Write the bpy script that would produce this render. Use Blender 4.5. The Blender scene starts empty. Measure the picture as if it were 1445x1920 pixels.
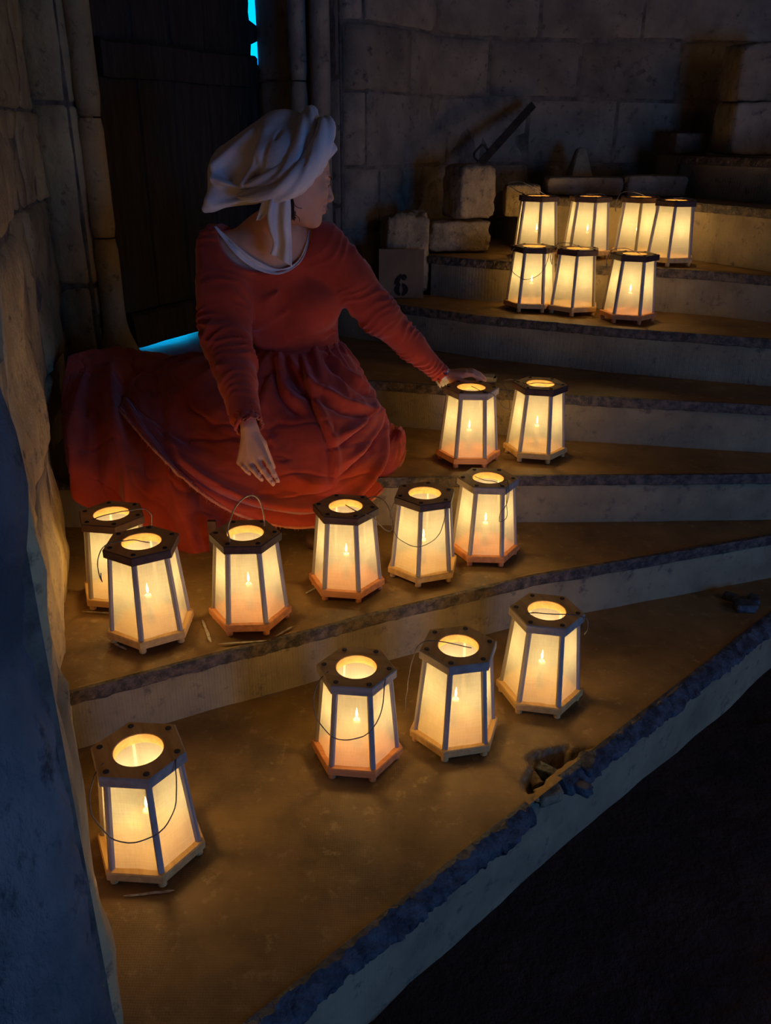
import bpy, bmesh, math, random
import numpy as np
from mathutils import Vector, Matrix, noise
random.seed(7)
S = bpy.context.scene
COL = S.collection
PI = math.pi
# ------------------------------------------------------------------ camera
FPX, PITCH, ROLL, ZC = 1574.3, 0.42149446, 0.00883455, 1.401
Fw = Vector((0, math.cos(PITCH), -math.sin(PITCH)))
U0 = Vector((0, math.sin(PITCH), math.cos(PITCH)))
X0 = Vector((1, 0, 0))
Rt = X0*math.cos(ROLL) + U0*math.sin(ROLL)
Up = -X0*math.sin(ROLL) + U0*math.cos(ROLL)
cd = bpy.data.cameras.new('camera'); cam = bpy.data.objects.new('camera', cd); COL.objects.link(cam)
cd.sensor_fit = 'HORIZONTAL'; cd.sensor_width = 36; cd.lens = FPX*36/1445; cd.clip_start = .02
M = Matrix((Rt, Up, -Fw)).transposed().to_4x4(); M.translation = Vector((0, 0, ZC)); cam.matrix_world = M
S.camera = cam
# ------------------------------------------------------------------ world, light, exposure
S.view_settings.view_transform = 'Standard'; S.view_settings.look = 'None'
S.view_settings.gamma = 1; S.view_settings.use_curve_mapping = False
S.view_settings.exposure = 0.0
W = bpy.data.worlds.new('night'); S.world = W; W.use_nodes = True
bg = W.node_tree.nodes['Background']; bg.inputs[0].default_value = (.36, .33, .42, 1); bg.inputs[1].default_value = .020

def area(name, loc, target, size, sizey, col, power, spread=PI):
    l = bpy.data.lights.new(name, 'AREA'); l.shape = 'RECTANGLE'; l.size = size; l.size_y = sizey
    l.color = col; l.energy = power; l.spread = spread
    o = bpy.data.objects.new(name, l); COL.objects.link(o); o.location = loc
    o.rotation_euler = (Vector(target)-Vector(loc)).to_track_quat('-Z', 'Y').to_euler(); return o
# dusk daylight entering low through the passage behind the viewer
area('passage_daylight', (3.1, -1.7, .70), (0.6, 2.2, .35), 1.0, 1.2, (.08, .33, 1.0), 50)
# soft brownish fill added at the right to lift the walls and upper risers
area('soft_right_fill', (4.3, .5, 2.3), (.2, 4.6, 1.9), 1.5, 1.2, (1.0, .70, .55), 9.5)
CANDLE_W = 1.7

# ------------------------------------------------------------------ helpers
def at(u, v, y):
    """world point at depth y seen along the photograph ray u, v"""
    d = (u-722.5)/FPX*Rt - (v-960)/FPX*Up + Fw
    return Vector((0, 0, ZC)) + d*(y/d.y)

def link(name, verts, faces, m=None, parent=None, smooth=False):
    me = bpy.data.meshes.new(name); me.from_pydata([tuple(v) for v in verts], [], faces); me.validate()
    if smooth: me.polygons.foreach_set('use_smooth', [True]*len(me.polygons))
    if m: me.materials.append(m)
    o = bpy.data.objects.new(name, me); COL.objects.link(o)
    if parent: o.parent = parent
    return o

def tag(o, label=None, cat=None, group=None, kind=None):
    if label: o['label'] = label
    if cat: o['category'] = cat
    if group: o['group'] = group
    if kind: o['kind'] = kind
    return o

def empty(name, loc=(0, 0, 0), rz=0):
    o = bpy.data.objects.new(name, None); COL.objects.link(o); o.location = loc; o.rotation_euler = (0, 0, rz)
    o.empty_display_size = .05; return o

def fbm(p, o=4): return noise.fractal(Vector(p), 1.0, 2.0, o)

def grid_faces(nu, nv, close_u=False):
    f = []
    for i in range(nu if close_u else nu-1):
        for j in range(nv-1):
            a = i*nv+j; b = ((i+1) % nu)*nv+j
            f.append((a, b, b+1, a+1))
    return f

def catmull(pts, n):
    P = [np.array(p, float) for p in pts]; P = [2*P[0]-P[1]]+P+[2*P[-1]-P[-2]]
    out = []; m = len(P)-3
    for k in range(n):
        x = k/(n-1)*m; i = min(int(x), m-1); t = x-i
        a, b, c, d = P[i:i+4]
        out.append(.5*((2*b)+(-a+c)*t+(2*a-5*b+4*c-d)*t*t+(-a+3*b-3*c+d)*t**3))
    return out

def tube(pts, rad, seg=8, caps=True):
    """verts, faces of a swept tube; rad is a number or a list"""
    n = len(pts); P = [Vector(p) for p in pts]
    R = rad if hasattr(rad, '__len__') else [rad]*n
    vs = []; fs = []; up = Vector((.13, .31, .94))
    for i in range(n):
        t = (P[min(i+1, n-1)]-P[max(i-1, 0)]).normalized()
        a = up - t*up.dot(t)
        if a.length < 1e-4: a = t.orthogonal()
        a.normalize(); b = t.cross(a); up = a
        for k in range(seg):
            w = 2*PI*k/seg; vs.append(P[i]+(a*math.cos(w)+b*math.sin(w))*R[i])
    for i in range(n-1):
        for k in range(seg):
            k2 = (k+1) % seg
            fs.append((i*seg+k, i*seg+k2, (i+1)*seg+k2, (i+1)*seg+k))
    if caps:
        fs.append(tuple(range(seg))[::-1]); fs.append(tuple((n-1)*seg+k for k in range(seg)))
    return vs, fs

def join(parts):
    V = []; Fc = []
    for v, f in parts:
        o = len(V); V += list(v); Fc += [tuple(i+o for i in q) for q in f]
    return V, Fc

def box(c, s, rz=0):
    c = Vector(c); R = Matrix.Rotation(rz, 3, 'Z'); h = Vector(s)/2
    V = [c+R @ Vector((x*h.x, y*h.y, z*h.z)) for x in (-1, 1) for y in (-1, 1) for z in (-1, 1)]
    return V, [(0, 1, 3, 2), (4, 6, 7, 5), (0, 4, 5, 1), (2, 3, 7, 6), (0, 2, 6, 4), (1, 5, 7, 3)]

def prism(poly, z0, z1):
    n = len(poly)
    V = [(x, y, z0) for x, y in poly]+[(x, y, z1) for x, y in poly]
    return V, [tuple(range(n))[::-1], tuple(range(n, 2*n))]+[(i, (i+1) % n, n+(i+1) % n, n+i) for i in range(n)]

# ------------------------------------------------------------------ materials
def mat(name, c1, c2=None, rough=.85, scale=6, bump=.3, bscale=40, c3=None, det=6, bdist=.01, spec=.3, stretch=(1, 1, 1), weave=0, contrast=(.35, .65), sheen=0, sss=0, pits=0, tint=0):
    m = bpy.data.materials.new(name); m.use_nodes = True; N = m.node_tree.nodes; L = m.node_tree.links
    b = N['Principled BSDF']; b.inputs['Roughness'].default_value = rough; b.inputs['Specular IOR Level'].default_value = spec
    if sheen:
        b.inputs['Sheen Weight'].default_value = sheen; b.inputs['Sheen Roughness'].default_value = .5
    if sss:
        b.inputs['Subsurface Weight'].default_value = sss; b.inputs['Subsurface Radius'].default_value = (.01, .004, .002)
    tc = N.new('ShaderNodeTexCoord'); mp = N.new('ShaderNodeMapping'); L.new(tc.outputs['Object'], mp.inputs[0])
    mp.inputs['Scale'].default_value = stretch
    if c2 is None: b.inputs['Base Color'].default_value = (*c1, 1)
    else:
        n = N.new('ShaderNodeTexNoise'); n.inputs['Scale'].default_value = scale; n.inputs['Detail'].default_value = det
        n.inputs['Roughness'].default_value = .62
        L.new(mp.outputs[0], n.inputs['Vector'])
        r = N.new('ShaderNodeValToRGB'); r.color_ramp.elements[0].color = (*c1, 1); r.color_ramp.elements[1].color = (*c2, 1)
        r.color_ramp.elements[0].position, r.color_ramp.elements[1].position = contrast
        L.new(n.outputs[0], r.inputs[0]); out = r.outputs[0]
        if c3:
            n2 = N.new('ShaderNodeTexNoise'); n2.inputs['Scale'].default_value = scale*4.3; n2.inputs['Detail'].default_value = 8
            n2.inputs['Roughness'].default_value = .7
            L.new(mp.outputs[0], n2.inputs['Vector'])
            r2 = N.new('ShaderNodeValToRGB'); r2.color_ramp.elements[0].position = .56; r2.color_ramp.elements[1].position = .68
            L.new(n2.outputs[0], r2.inputs[0])
            mx = N.new('ShaderNodeMix'); mx.data_type = 'RGBA'; L.new(r2.outputs[0], mx.inputs[0]); L.new(out, mx.inputs[6]); mx.inputs[7].default_value = (*c3, 1)
            out = mx.outputs[2]
        L.new(out, b.inputs['Base Color'])
    if tint:
        oi = N.new('ShaderNodeObjectInfo'); hs = N.new('ShaderNodeHueSaturation'); mr = N.new('ShaderNodeMapRange'); L.new(oi.outputs['Random'], mr.inputs[0])
        mr.inputs[3].default_value = .78; mr.inputs[4].default_value = 1.18; L.new(mr.outputs[0], hs.inputs['Value']); L.new(b.inputs['Base Color'].links[0].from_socket, hs.inputs['Color']); L.new(hs.outputs[0], b.inputs['Base Color'])
    if bump:
        nb = N.new('ShaderNodeTexNoise'); nb.inputs['Scale'].default_value = bscale; nb.inputs['Detail'].default_value = 7
        nb.inputs['Roughness'].default_value = .65
        L.new(mp.outputs[0], nb.inputs['Vector']); h = nb.outputs[0]
        if pits:
            vo = N.new('ShaderNodeTexVoronoi'); vo.inputs['Scale'].default_value = pits; L.new(mp.outputs[0], vo.inputs['Vector'])
            rp = N.new('ShaderNodeValToRGB'); rp.color_ramp.elements[0].position = .05; rp.color_ramp.elements[1].position = .28
            L.new(vo.outputs['Distance'], rp.inputs[0])
            ad = N.new('ShaderNodeMath'); ad.operation = 'ADD'; L.new(h, ad.inputs[0]); L.new(rp.outputs[0], ad.inputs[1]); h = ad.outputs[0]
        if weave:
            for ax in ('X', 'Y'):
                w = N.new('ShaderNodeTexWave'); w.bands_direction = ax; w.inputs['Scale'].default_value = weave; w.inputs['Distortion'].default_value = 1.5
                w.inputs['Detail'].default_value = 1; L.new(mp.outputs[0], w.inputs['Vector'])
                mu = N.new('ShaderNodeMath'); mu.operation = 'MULTIPLY_ADD'; mu.inputs[1].default_value = .10; L.new(w.outputs['Fac'], mu.inputs[0]); L.new(h, mu.inputs[2]); h = mu.outputs[0]
        bp = N.new('ShaderNodeBump'); bp.inputs['Strength'].default_value = bump; bp.inputs['Distance'].default_value = bdist
        L.new(h, bp.inputs['Height']); L.new(bp.outputs[0], b.inputs['Normal'])
    return m

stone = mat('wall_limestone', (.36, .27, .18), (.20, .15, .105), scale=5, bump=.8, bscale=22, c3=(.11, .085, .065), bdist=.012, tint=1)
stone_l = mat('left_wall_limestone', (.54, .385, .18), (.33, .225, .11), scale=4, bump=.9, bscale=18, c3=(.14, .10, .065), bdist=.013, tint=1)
near_m = mat('dimmed_weathered_stone', (.26, .22, .19), (.09, .08, .075), scale=5, bump=1, bscale=12, c3=(.07, .06, .055), bdist=.02, stretch=(1, 1, .5))  # weathered grey, with the dimness of the near face put into the colour
mortar = mat('mortar', (.26, .195, .135), (.10, .075, .055), scale=14, bump=.9, bscale=30, bdist=.01)
rubble = mat('rough_limestone', (.46, .33, .18), (.25, .17, .10), scale=9, bump=1, bscale=40, c3=(.16, .11, .07), bdist=.012)
tread_m = mat('worn_step_stone', (.36, .205, .068), (.19, .108, .038), rough=.55, scale=5, bump=.35, bscale=60, c3=(.42, .26, .10), bdist=.004, weave=60, spec=.35)
riser_m = mat('plastered_riser', (.38, .28, .155), (.23, .17, .10), rough=.8, scale=5, bump=.5, bscale=35, c3=(.15, .11, .08), bdist=.006, weave=45)
nose_m = mat('flaking_nosing', (.04, .03, .026), (.17, .11, .075), rough=.5, scale=38, bump=1, bscale=70, c3=(.26, .17, .11), bdist=.006, contrast=(.42, .62), spec=.5)
nose_a = mat('broken_slate_nosing', (.025, .025, .03), (.10, .10, .11), rough=.42, scale=30, bump=1, bscale=45, bdist=.008, contrast=(.4, .6), spec=.6)
dirt = mat('dark_ground', (.03, .014, .010), (.075, .036, .024), rough=.95, scale=5, bump=1, bscale=14, c3=(.07, .035, .025), bdist=.03)
oak = mat('blackened_oak', (.018, .012, .009), (.045, .031, .022), rough=.7, scale=7, bump=.8, bscale=30, c3=(.07, .052, .04), stretch=(6, 6, .6), bdist=.004)
iron = mat('rusty_iron', (.012, .011, .011), (.04, .028, .022), rough=.5, scale=20, bump=.5, bscale=60, spec=.5)
pine = mat('pine_yellow', (.78, .46, .16), (.56, .30, .09), rough=.6, scale=5, bump=.25, bscale=40, stretch=(1, 9, 9), bdist=.002)
pine_r = mat('pine_orange', (.80, .31, .10), (.55, .19, .06), rough=.6, scale=5, bump=.25, bscale=40, stretch=(1, 9, 9), bdist=.002)  # similar wood to the yellow pine, warm light put into the colour
top_b = mat('shaded_brown_top', (.10, .045, .034), (.055, .028, .022), rough=.62, scale=6, bump=.3, bscale=50, stretch=(1, 7, 7), bdist=.002)  # similar wood to the grey top, shade put into the colour
top_g = mat('lit_grey_top', (.44, .34, .27), (.30, .23, .185), rough=.7, scale=6, bump=.35, bscale=50, stretch=(1, 7, 7), bdist=.002)  # similar wood to the dark top, brighter light put into the colour
post_m = mat('pale_batten', (.42, .36, .32), (.32, .27, .24), rough=.7, scale=8, bump=.2, bscale=60, stretch=(8, 8, 1), bdist=.001)
plug_m = mat('dark_dowel_plug', (.07, .05, .04), (.03, .022, .018), rough=.6, scale=30)
wax = mat('candle_wax', (.85, .76, .6), rough=.5, sss=.3, bump=0)
wire_m = mat('grey_string', (.20, .16, .13), (.12, .10, .085), rough=.7, scale=60, bump=0)
twine_m = mat('jute_twine', (.55, .36, .16), (.36, .22, .09), rough=.9, scale=90, bump=.5, bscale=200, bdist=.001)
red = mat('red_wool', (.52, .060, .028), (.36, .038, .020), rough=.9, scale=5, bump=.3, bscale=260, bdist=.0015, sheen=.25, spec=.15, weave=300)
red_u = mat('red_wool_underskirt', (.52, .060, .024), (.35, .036, .017), rough=.9, scale=5, bump=.3, bscale=220, bdist=.0015, sheen=.2, spec=.15, weave=300)
fray_m = mat('frayed_hem_threads', (.72, .26, .13), (.55, .15, .08), rough=.9, scale=60, bump=.5, bscale=200, bdist=.001)
linen = mat('white_linen', (.80, .72, .70), (.64, .57, .56), rough=.9, scale=7, bump=.4, bscale=120, bdist=.002, sheen=.2, weave=260)
skin = mat('skin', (.74, .38, .24), (.66, .31, .19), rough=.55, scale=9, bump=.12, bscale=120, bdist=.001, sss=.12)
hair_m = mat('dark_brown_hair', (.05, .025, .014), (.025, .012, .008), rough=.5, scale=40, bump=.2)
lip_m = mat('lips', (.45, .14, .11), rough=.5, bump=0)
eye_m = mat('eye_white', (.5, .45, .42), rough=.3, bump=0)
leather = mat('brown_leather', (.16, .07, .03), (.09, .04, .02), rough=.5, scale=12, bump=.4, bscale=60, bdist=.002)
card_m = mat('brown_card_sign', (.20, .125, .075), (.16, .10, .06), rough=.9, scale=12, bump=.2)
ink_m = mat('black_stencil_paint', (.008, .007, .007), rough=.8, bump=0)
paper_m = mat('matchbox_card', (.45, .40, .34), (.36, .31, .26), rough=.8, scale=20, bump=.1)
chalk_m = mat('chalk_scratch', (.72, .62, .46), (.40, .32, .20), rough=.9, scale=70, bump=.3)

def emit(name, col, st):
    m = bpy.data.materials.new(name); m.use_nodes = True; N = m.node_tree.nodes; N.clear()
    e = N.new('ShaderNodeEmission'); e.inputs[0].default_value = (*col, 1); e.inputs[1].default_value = st
    o = N.new('ShaderNodeOutputMaterial'); m.node_tree.links.new(e.outputs[0], o.inputs[0]); return m
flame_m = emit('candle_flame', (1, .80, .45), 30)
dusk_m = emit('dusk_sky_outside', (.0, .30, 1.0), 2.6)

def fabric_mat():
    m = bpy.data.materials.new('lantern_linen'); m.use_nodes = True; N = m.node_tree.nodes; L = m.node_tree.links; N.clear()
    out = N.new('ShaderNodeOutputMaterial'); tc = N.new('ShaderNodeTexCoord')
    oi = N.new('ShaderNodeObjectInfo')
    ad = N.new('ShaderNodeVectorMath'); ad.operation = 'MULTIPLY_ADD'; L.new(oi.outputs['Random'], ad.inputs[0]); ad.inputs[1].default_value = (7, 3, 5); L.new(tc.outputs['Object'], ad.inputs[2])
    def streak(sc, st):
        mp = N.new('ShaderNodeMapping'); mp.inputs['Scale'].default_value = st; L.new(ad.outputs[0], mp.inputs[0])
        n = N.new('ShaderNodeTexNoise'); n.inputs['Scale'].default_value = sc; n.inputs['Detail'].default_value = 4; n.inputs['Roughness'].default_value = .7
        L.new(mp.outputs[0], n.inputs['Vector']); return n.outputs[0]
    a = streak(14, (1, 1, 28)); b = streak(60, (6, 6, .35)); c = streak(9, (1, 1, 1))
    s1 = N.new('ShaderNodeMath'); s1.operation = 'ADD'; L.new(a, s1.inputs[0]); L.new(b, s1.inputs[1])
    s2 = N.new('ShaderNodeMath'); s2.operation = 'MULTIPLY_ADD'; s2.inputs[1].default_value = .6; L.new(c, s2.inputs[0]); L.new(s1.outputs[0], s2.inputs[2])
    r = N.new('ShaderNodeValToRGB'); r.color_ramp.elements[0].position = .95/2; r.color_ramp.elements[1].position = 1.6/2
    dv = N.new('ShaderNodeMath'); dv.operation = 'MULTIPLY'; dv.inputs[1].default_value = .5; L.new(s2.outputs[0], dv.inputs[0])
    L.new(dv.outputs[0], r.inputs[0])
    r.color_ramp.elements[0].color = (.155, .14, .10, 1); r.color_ramp.elements[1].color = (.265, .268, .205, 1)
    tr = N.new('ShaderNodeBsdfTranslucent'); df = N.new('ShaderNodeBsdfDiffuse'); tp = N.new('ShaderNodeBsdfTransparent')
    L.new(r.outputs[0], tr.inputs[0]); df.inputs[0].default_value = (.72, .68, .62, 1); tp.inputs[0].default_value = (1, .93, .8, 1)
    bp = N.new('ShaderNodeBump'); bp.inputs['Strength'].default_value = .25; bp.inputs['Distance'].default_value = .001
    L.new(s2.outputs[0], bp.inputs['Height']); L.new(bp.outputs[0], df.inputs['Normal'])
    m1 = N.new('ShaderNodeMixShader'); m1.inputs[0].default_value = .35; L.new(tr.outputs[0], m1.inputs[1]); L.new(df.outputs[0], m1.inputs[2])
    m2 = N.new('ShaderNodeMixShader'); m2.inputs[0].default_value = .24; L.new(m1.outputs[0], m2.inputs[1]); L.new(tp.outputs[0], m2.inputs[2])
    L.new(m2.outputs[0], out.inputs[0]); return m
fabric = fabric_mat()

# ------------------------------------------------------------------ stair
R_ = .18
EDGE = {
 'A': (0.0, [(-1.0, .22), (-.60, .60), (-.22, .96), (.08, 1.245), (.35, 1.50), (.80, 1.92), (1.24, 2.33), (1.52, 2.58)]),
 'B': (.18, [(-1.0, 1.54), (-.78, 1.64), (-.44, 1.82), (-.20, 1.94), (-.03, 2.03), (.45, 2.26), (1.30, 2.56), (1.60, 2.66)]),
 'C': (.36, [(-1.35, 2.55), (-.80, 2.57), (-.40, 2.585), (-.01, 2.60), (.44, 2.63), (.90, 2.65), (1.31, 2.67), (1.65, 2.70)]),
 'D': (.54, [(-1.45, 3.42), (-.80, 3.30), (-.40, 3.23), (-.09, 3.16), (.39, 3.05), (.66, 2.98), (1.36, 2.87), (1.70, 2.83)]),
 'E': (.72, [(-.36, 4.02), (-.17, 3.89), (.02, 3.77), (.39, 3.52), (.64, 3.41), (.89, 3.30), (1.43, 3.12), (1.75, 3.02)]),
 'F': (.90, [(.195, 4.00), (.34, 3.90), (.54, 3.80), (.85, 3.71), (1.15, 3.64), (1.34, 3.56), (1.53, 3.44), (1.85, 3.22)]),
 'G': (1.14, [(.62, 4.25), (.80, 4.19), (1.0, 4.12), (1.18, 4.09), (1.36, 3.93), (1.48, 3.72), (1.60, 3.50), (1.90, 3.30)]),
 'H': (1.32, [(1.42, 4.46), (1.46, 4.36), (1.51, 4.25), (1.58, 4.12), (1.67, 3.96), (1.78, 3.8), (1.9, 3.6), (2.1, 3.4)])}
BACK = {
 'A': [(x-.04, y+.08) for x, y in EDGE['B'][1]], 'B': [(x, y+.08) for x, y in EDGE['C'][1]],
 'C': [(x, y+.08) for x, y in EDGE['D'][1]],
 'D': [(-1.45, 3.9), (-1.0, 4.3), (-.66, 4.60), (-.36, 4.25), (.02, 3.87), (.55, 3.55), (1.43, 3.20), (1.75, 3.10)],
 'E': [(-.30, 4.16), (-.06, 4.2), (.10, 4.42), (.26, 4.6), (.54, 3.92), (.95, 3.78), (1.53, 3.52), (1.85, 3.32)],
 'F': [(.195, 4.56), (.40, 4.70), (.62, 4.75), (.9, 4.24), (1.18, 4.15), (1.40, 3.97), (1.64, 3.56), (1.92, 3.38)],
 'G': [(.62, 4.80), (.80, 4.82), (1.0, 4.84), (1.25, 4.62), (1.5, 4.30), (1.72, 4.0), (1.85, 3.8), (2.1, 3.5)],
 'H': [(1.42, 4.85), (1.5, 4.855), (1.6, 4.86), (1.8, 4.87), (2.1, 4.88), (2.3, 4.6), (2.4, 4.2), (2.4, 3.9)]}

def resample(pts, n, sub):
    out = []
    for i in range(len(pts)-1):
        for k in range(sub):
            t = k/sub; out.append((pts[i][0]*(1-t)+pts[i+1][0]*t, pts[i][1]*(1-t)+pts[i+1][1]*t))
    out.append(pts[-1]); return out

PIT = (.425, 1.592)
def pit_depth(x, y):
    dx, dy = x-PIT[0], y-PIT[1]
    a = (dx*.73+dy*.68); b = (-dx*.68+dy*.73)
    r = math.hypot(a/.115, b/.085)+.45*fbm((x*16, y*16, 3))
    if r > 1: return 0
    return -min(1, (1-r)*3.2)*.028-(1-r*r)*.022+.022*fbm((x*34, y*34, 1))*min(1, (1-r)*3)
def build_step(k):
    z, fr = EDGE[k]; sub = 40 if k == 'A' else 8
    rise = {'A': .34, 'G': .24}.get(k, .18)
    F = resample(fr, 0, sub); B = resample(BACK[k], 0, sub); n = len(F); nd = 90 if k == 'A' else 14
    V = []; Fc = []
    for i in range(n):
        for j in range(nd):
            t = (j/(nd-1))**1.5
            x = F[i][0]*(1-t)+B[i][0]*t; y = F[i][1]*(1-t)+B[i][1]*t
            dz = .0035*fbm((x*3, y*3, z*9)) if j else 0
            if k == 'A': dz += pit_depth(x, y)
            V.append((x, y, z+dz))
    Fc += grid_faces(n, nd)
    # riser, slightly recessed under the nosing
    off = len(V); nr = 5
    for i in range(n):
        a = Vector((*F[max(i-1, 0)], 0)); b = Vector((*F[min(i+1, n-1)], 0)); nrm = Vector((-(b-a).y, (b-a).x, 0)).normalized()
        for j in range(nr+1):
            if j == 0: q = Vector((*F[i], z))
            else:
                zz = z-(j-1)/(nr-1)*rise
                q = Vector((*F[i], zz))+nrm*(.012+.003*fbm((F[i][0]*5, F[i][1]*5, zz*5)))
                if k == 'A': q += nrm*pit_depth(F[i][0], F[i][1])*-.3*(1 if j < 3 else 0)
            V.append(q)
    nr2 = nr+1
    for i in range(n-1):
        for j in range(nr2-1):
            a = off+i*nr2+j; Fc.append((a, a+nr2, a+nr2+1, a+1)[::-1])
    # end caps
    for i in (0, n-1):
        o = len(V); V += [(*F[i], z), (*B[i], z), (*B[i], z-rise), (*F[i], z-rise)]; Fc.append((o, o+1, o+2, o+3))
    st = link('stone_step', V, Fc, tread_m); st.data.materials.append(riser_m)
    tag(st, kind='structure')
    me = st.data; mi = [0]*len(me.polygons)
    for p in me.polygons:
        if abs(p.normal.z) < .6: mi[p.index] = 1
        p.use_smooth = True
    me.polygons.foreach_set('material_index', mi)
    for e in me.edges: pass
    # nosing band
    hgt = .034 if k != 'A' else .036; V = []; Fc = []; nn = []; sub2 = sub*(2 if k == 'A' else 3)
    F2 = resample(fr, 0, sub2); n2 = len(F2)
    prof = [(.003, .0025), (-.010, .0025), (-.012, -.004), (-.012, -.45*hgt), (-.012, -hgt+.004), (-.009, -hgt), (.006, -hgt)]
    if k == 'A': prof = [(.012, .0025), (.0, .002), (-.010, -.006), (-.018, -.014), (-.026, -.022), (-.030, -.032), (-.026, -.040), (.006, -.041)]
    for i in range(n2):
        a = Vector((*F2[max(i-1, 0)], 0)); b = Vector((*F2[min(i+1, n2-1)], 0)); nrm = Vector((-(b-a).y, (b-a).x, 0)).normalized()
        x, y = F2[i]
        gap = 1.0
        if k == 'A':
            d = math.hypot(x-.385, y-1.53); gap = min(1, max(0, (d-.045)/.02))
        for j, (o, h) in enumerate(prof):
            am = (.004 if k != 'A' else .0065)*(0 if j in (0, len(prof)-1) else 1)
            f = noise.noise(Vector((x*70, y*70, h*120+z*9)))+.6*noise.noise(Vector((x*22, y*22, h*40)))
            if k == 'A' and 0 < j < len(prof)-1:
                f -= .9*(noise.noise(Vector((x*16, y*16, h*50+4))) > .12)
                f += .5*(noise.noise(Vector((x*31, y*31, h*60+8))) > .2)
            oo = o+am*f if j else o; hh = h+.4*am*f
            if gap < 1: oo = oo*gap+.03*(1-gap); hh -= (1-gap)*.012
            V.append(Vector((x, y, z+hh))+nrm*oo)
    m = len(prof); Fc = [q[::-1] for q in grid_faces(n2, m)]
    nz = link('nosing', V, Fc, nose_a if k == 'A' else nose_m, st)
    return st
STEP = {k: build_step(k) for k in 'ABCDEFGH'}

# side face of step F (its left end stands free on E) is closed by the end cap above
# ground below the lowest step
V = []; n = 70
for i in range(n):
    for j in range(n):
        x = -2.2+i*5.2/(n-1); y = -1.6+j*5.2/(n-1)
        zz = -.275+.022*fbm((x*1.6, y*1.6, 0))-.035*max(0, 1-abs(fbm((x*.9, y*.9, 7)))*9)+.008*fbm((x*9, y*9, 0))
        V.append((x, y, zz))
fl = link('floor', V, grid_faces(n, n), dirt, smooth=True); tag(fl, kind='structure')

# ------------------------------------------------------------------ walls
class Path:
    def __init__(s, pts):
        s.p = [Vector((*q, 0)) for q in pts]; s.d = [0]
        for i in range(len(pts)-1): s.d.append(s.d[-1]+(s.p[i+1]-s.p[i]).length)
        s.L = s.d[-1]
    def at(s, x):
        x = min(max(x, 0), s.L)
        for i in range(len(s.d)-1):
            if x <= s.d[i+1]+1e-9:
                t = (x-s.d[i])/(s.d[i+1]-s.d[i]); q = s.p[i].lerp(s.p[i+1], t)
                dr = (s.p[i+1]-s.p[i]).normalized(); return q, Vector((dr.y, -dr.x, 0))
    def s_az(s, az):   # arc position where x/y equals az
        for i in range(len(s.p)-1):
            a, b = s.p[i], s.p[i+1]; fa = a.x-az*a.y; fb = b.x-az*b.y
            if fa*fb <= 0 and fa != fb: return s.d[i]+(fa/(fa-fb))*(s.d[i+1]-s.d[i])
        return 0 if abs(s.p[0].x-az*s.p[0].y) < abs(s.p[-1].x-az*s.p[-1].y) else s.L

def wall(name, path, z0, z1, courses, m, gap=.004, relief=.008, proud=.007, edge=.02, smoothn=True, res=.05):
    P = Path(path); V = []; ns = max(2, int(P.L/.12)+1)
    for i in range(ns):
        q, nr = P.at(P.L*i/(ns-1))
        V += [q+Vector((0, 0, z0)), q+Vector((0, 0, z1)), q-nr*.15+Vector((0, 0, z1)), q-nr*.15+Vector((0, 0, z0))]
    Fc = []
    for i in range(ns-1):
        for j in range(4):
            a = i*4+j; b = i*4+(j+1) % 4; Fc.append((a, b, b+4, a+4))
    Fc += [(0, 1, 2, 3), tuple((ns-1)*4+j for j in (3, 2, 1, 0))]
    w = link(name, V, Fc, mortar); tag(w, kind='structure')
    for (c0, c1, br) in courses:
        br = sorted([0]+[b for b in br if 0 < b < P.L]+[P.L])
        for a, b in zip(br[:-1], br[1:]):
            if b-a < .02: continue
            seed = random.random()*100
            nu = max(4, int((b-a)/res)+2); nv = max(4, int((c1-c0)/res)+2)
            pr = proud+random.uniform(-.005, .006); V = []
            ur = [0, .012/(b-a)]+[.012/(b-a)+(1-.024/(b-a))*k/(nu-1) for k in range(1, nu-1)]+[1-.012/(b-a), 1]
            vr = [0, .012/(c1-c0)]+[.012/(c1-c0)+(1-.024/(c1-c0))*k/(nv-1) for k in range(1, nv-1)]+[1-.012/(c1-c0), 1]
            jit = [random.uniform(-.005, .005) for _ in range(4)]
            for u in ur:
                for v in vr:
                    s = a+gap+(b-a-2*gap)*u; z = c0+gap+(c1-c0-2*gap)*v
                    z += (jit[0]*(1-u)+jit[1]*u)*(1 if v > .5 else -1)+.004*noise.noise(Vector((s*9, z*9, seed)))
                    q, nr = P.at(s)
                    e = min(u*(b-a), (1-u)*(b-a), v*(c1-c0), (1-v)*(c1-c0))
                    h = pr+relief*fbm((s*5, z*5, seed), 4) + (0 if e > .011 else -.004)
                    if min(u, 1-u, v, 1-v) == 0: h = -.004
                    V.append(q+nr*h+Vector((0, 0, z)))
            o = link('stone_block', V, grid_faces(len(ur), len(vr)), m, w, smooth=True)
    return w

# back wall, curving round behind the stair
bp = [(-.215, 4.16), (-.10, 4.17), (.02, 4.33), (.22, 4.62), (.47, 4.80), (.80, 4.84), (1.22, 4.86), (2.4, 4.92), (4.2, 5.0)]
PB = Path(bp); A = PB.s_az
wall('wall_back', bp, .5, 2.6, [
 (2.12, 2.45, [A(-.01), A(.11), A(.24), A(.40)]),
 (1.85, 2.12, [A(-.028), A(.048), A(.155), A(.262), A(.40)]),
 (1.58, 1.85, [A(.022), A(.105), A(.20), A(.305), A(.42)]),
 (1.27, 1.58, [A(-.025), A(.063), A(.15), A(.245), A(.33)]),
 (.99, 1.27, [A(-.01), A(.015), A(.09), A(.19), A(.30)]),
 (.72, .99, [A(-.03), A(.05), A(.12), A(.24)])], stone)
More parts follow.
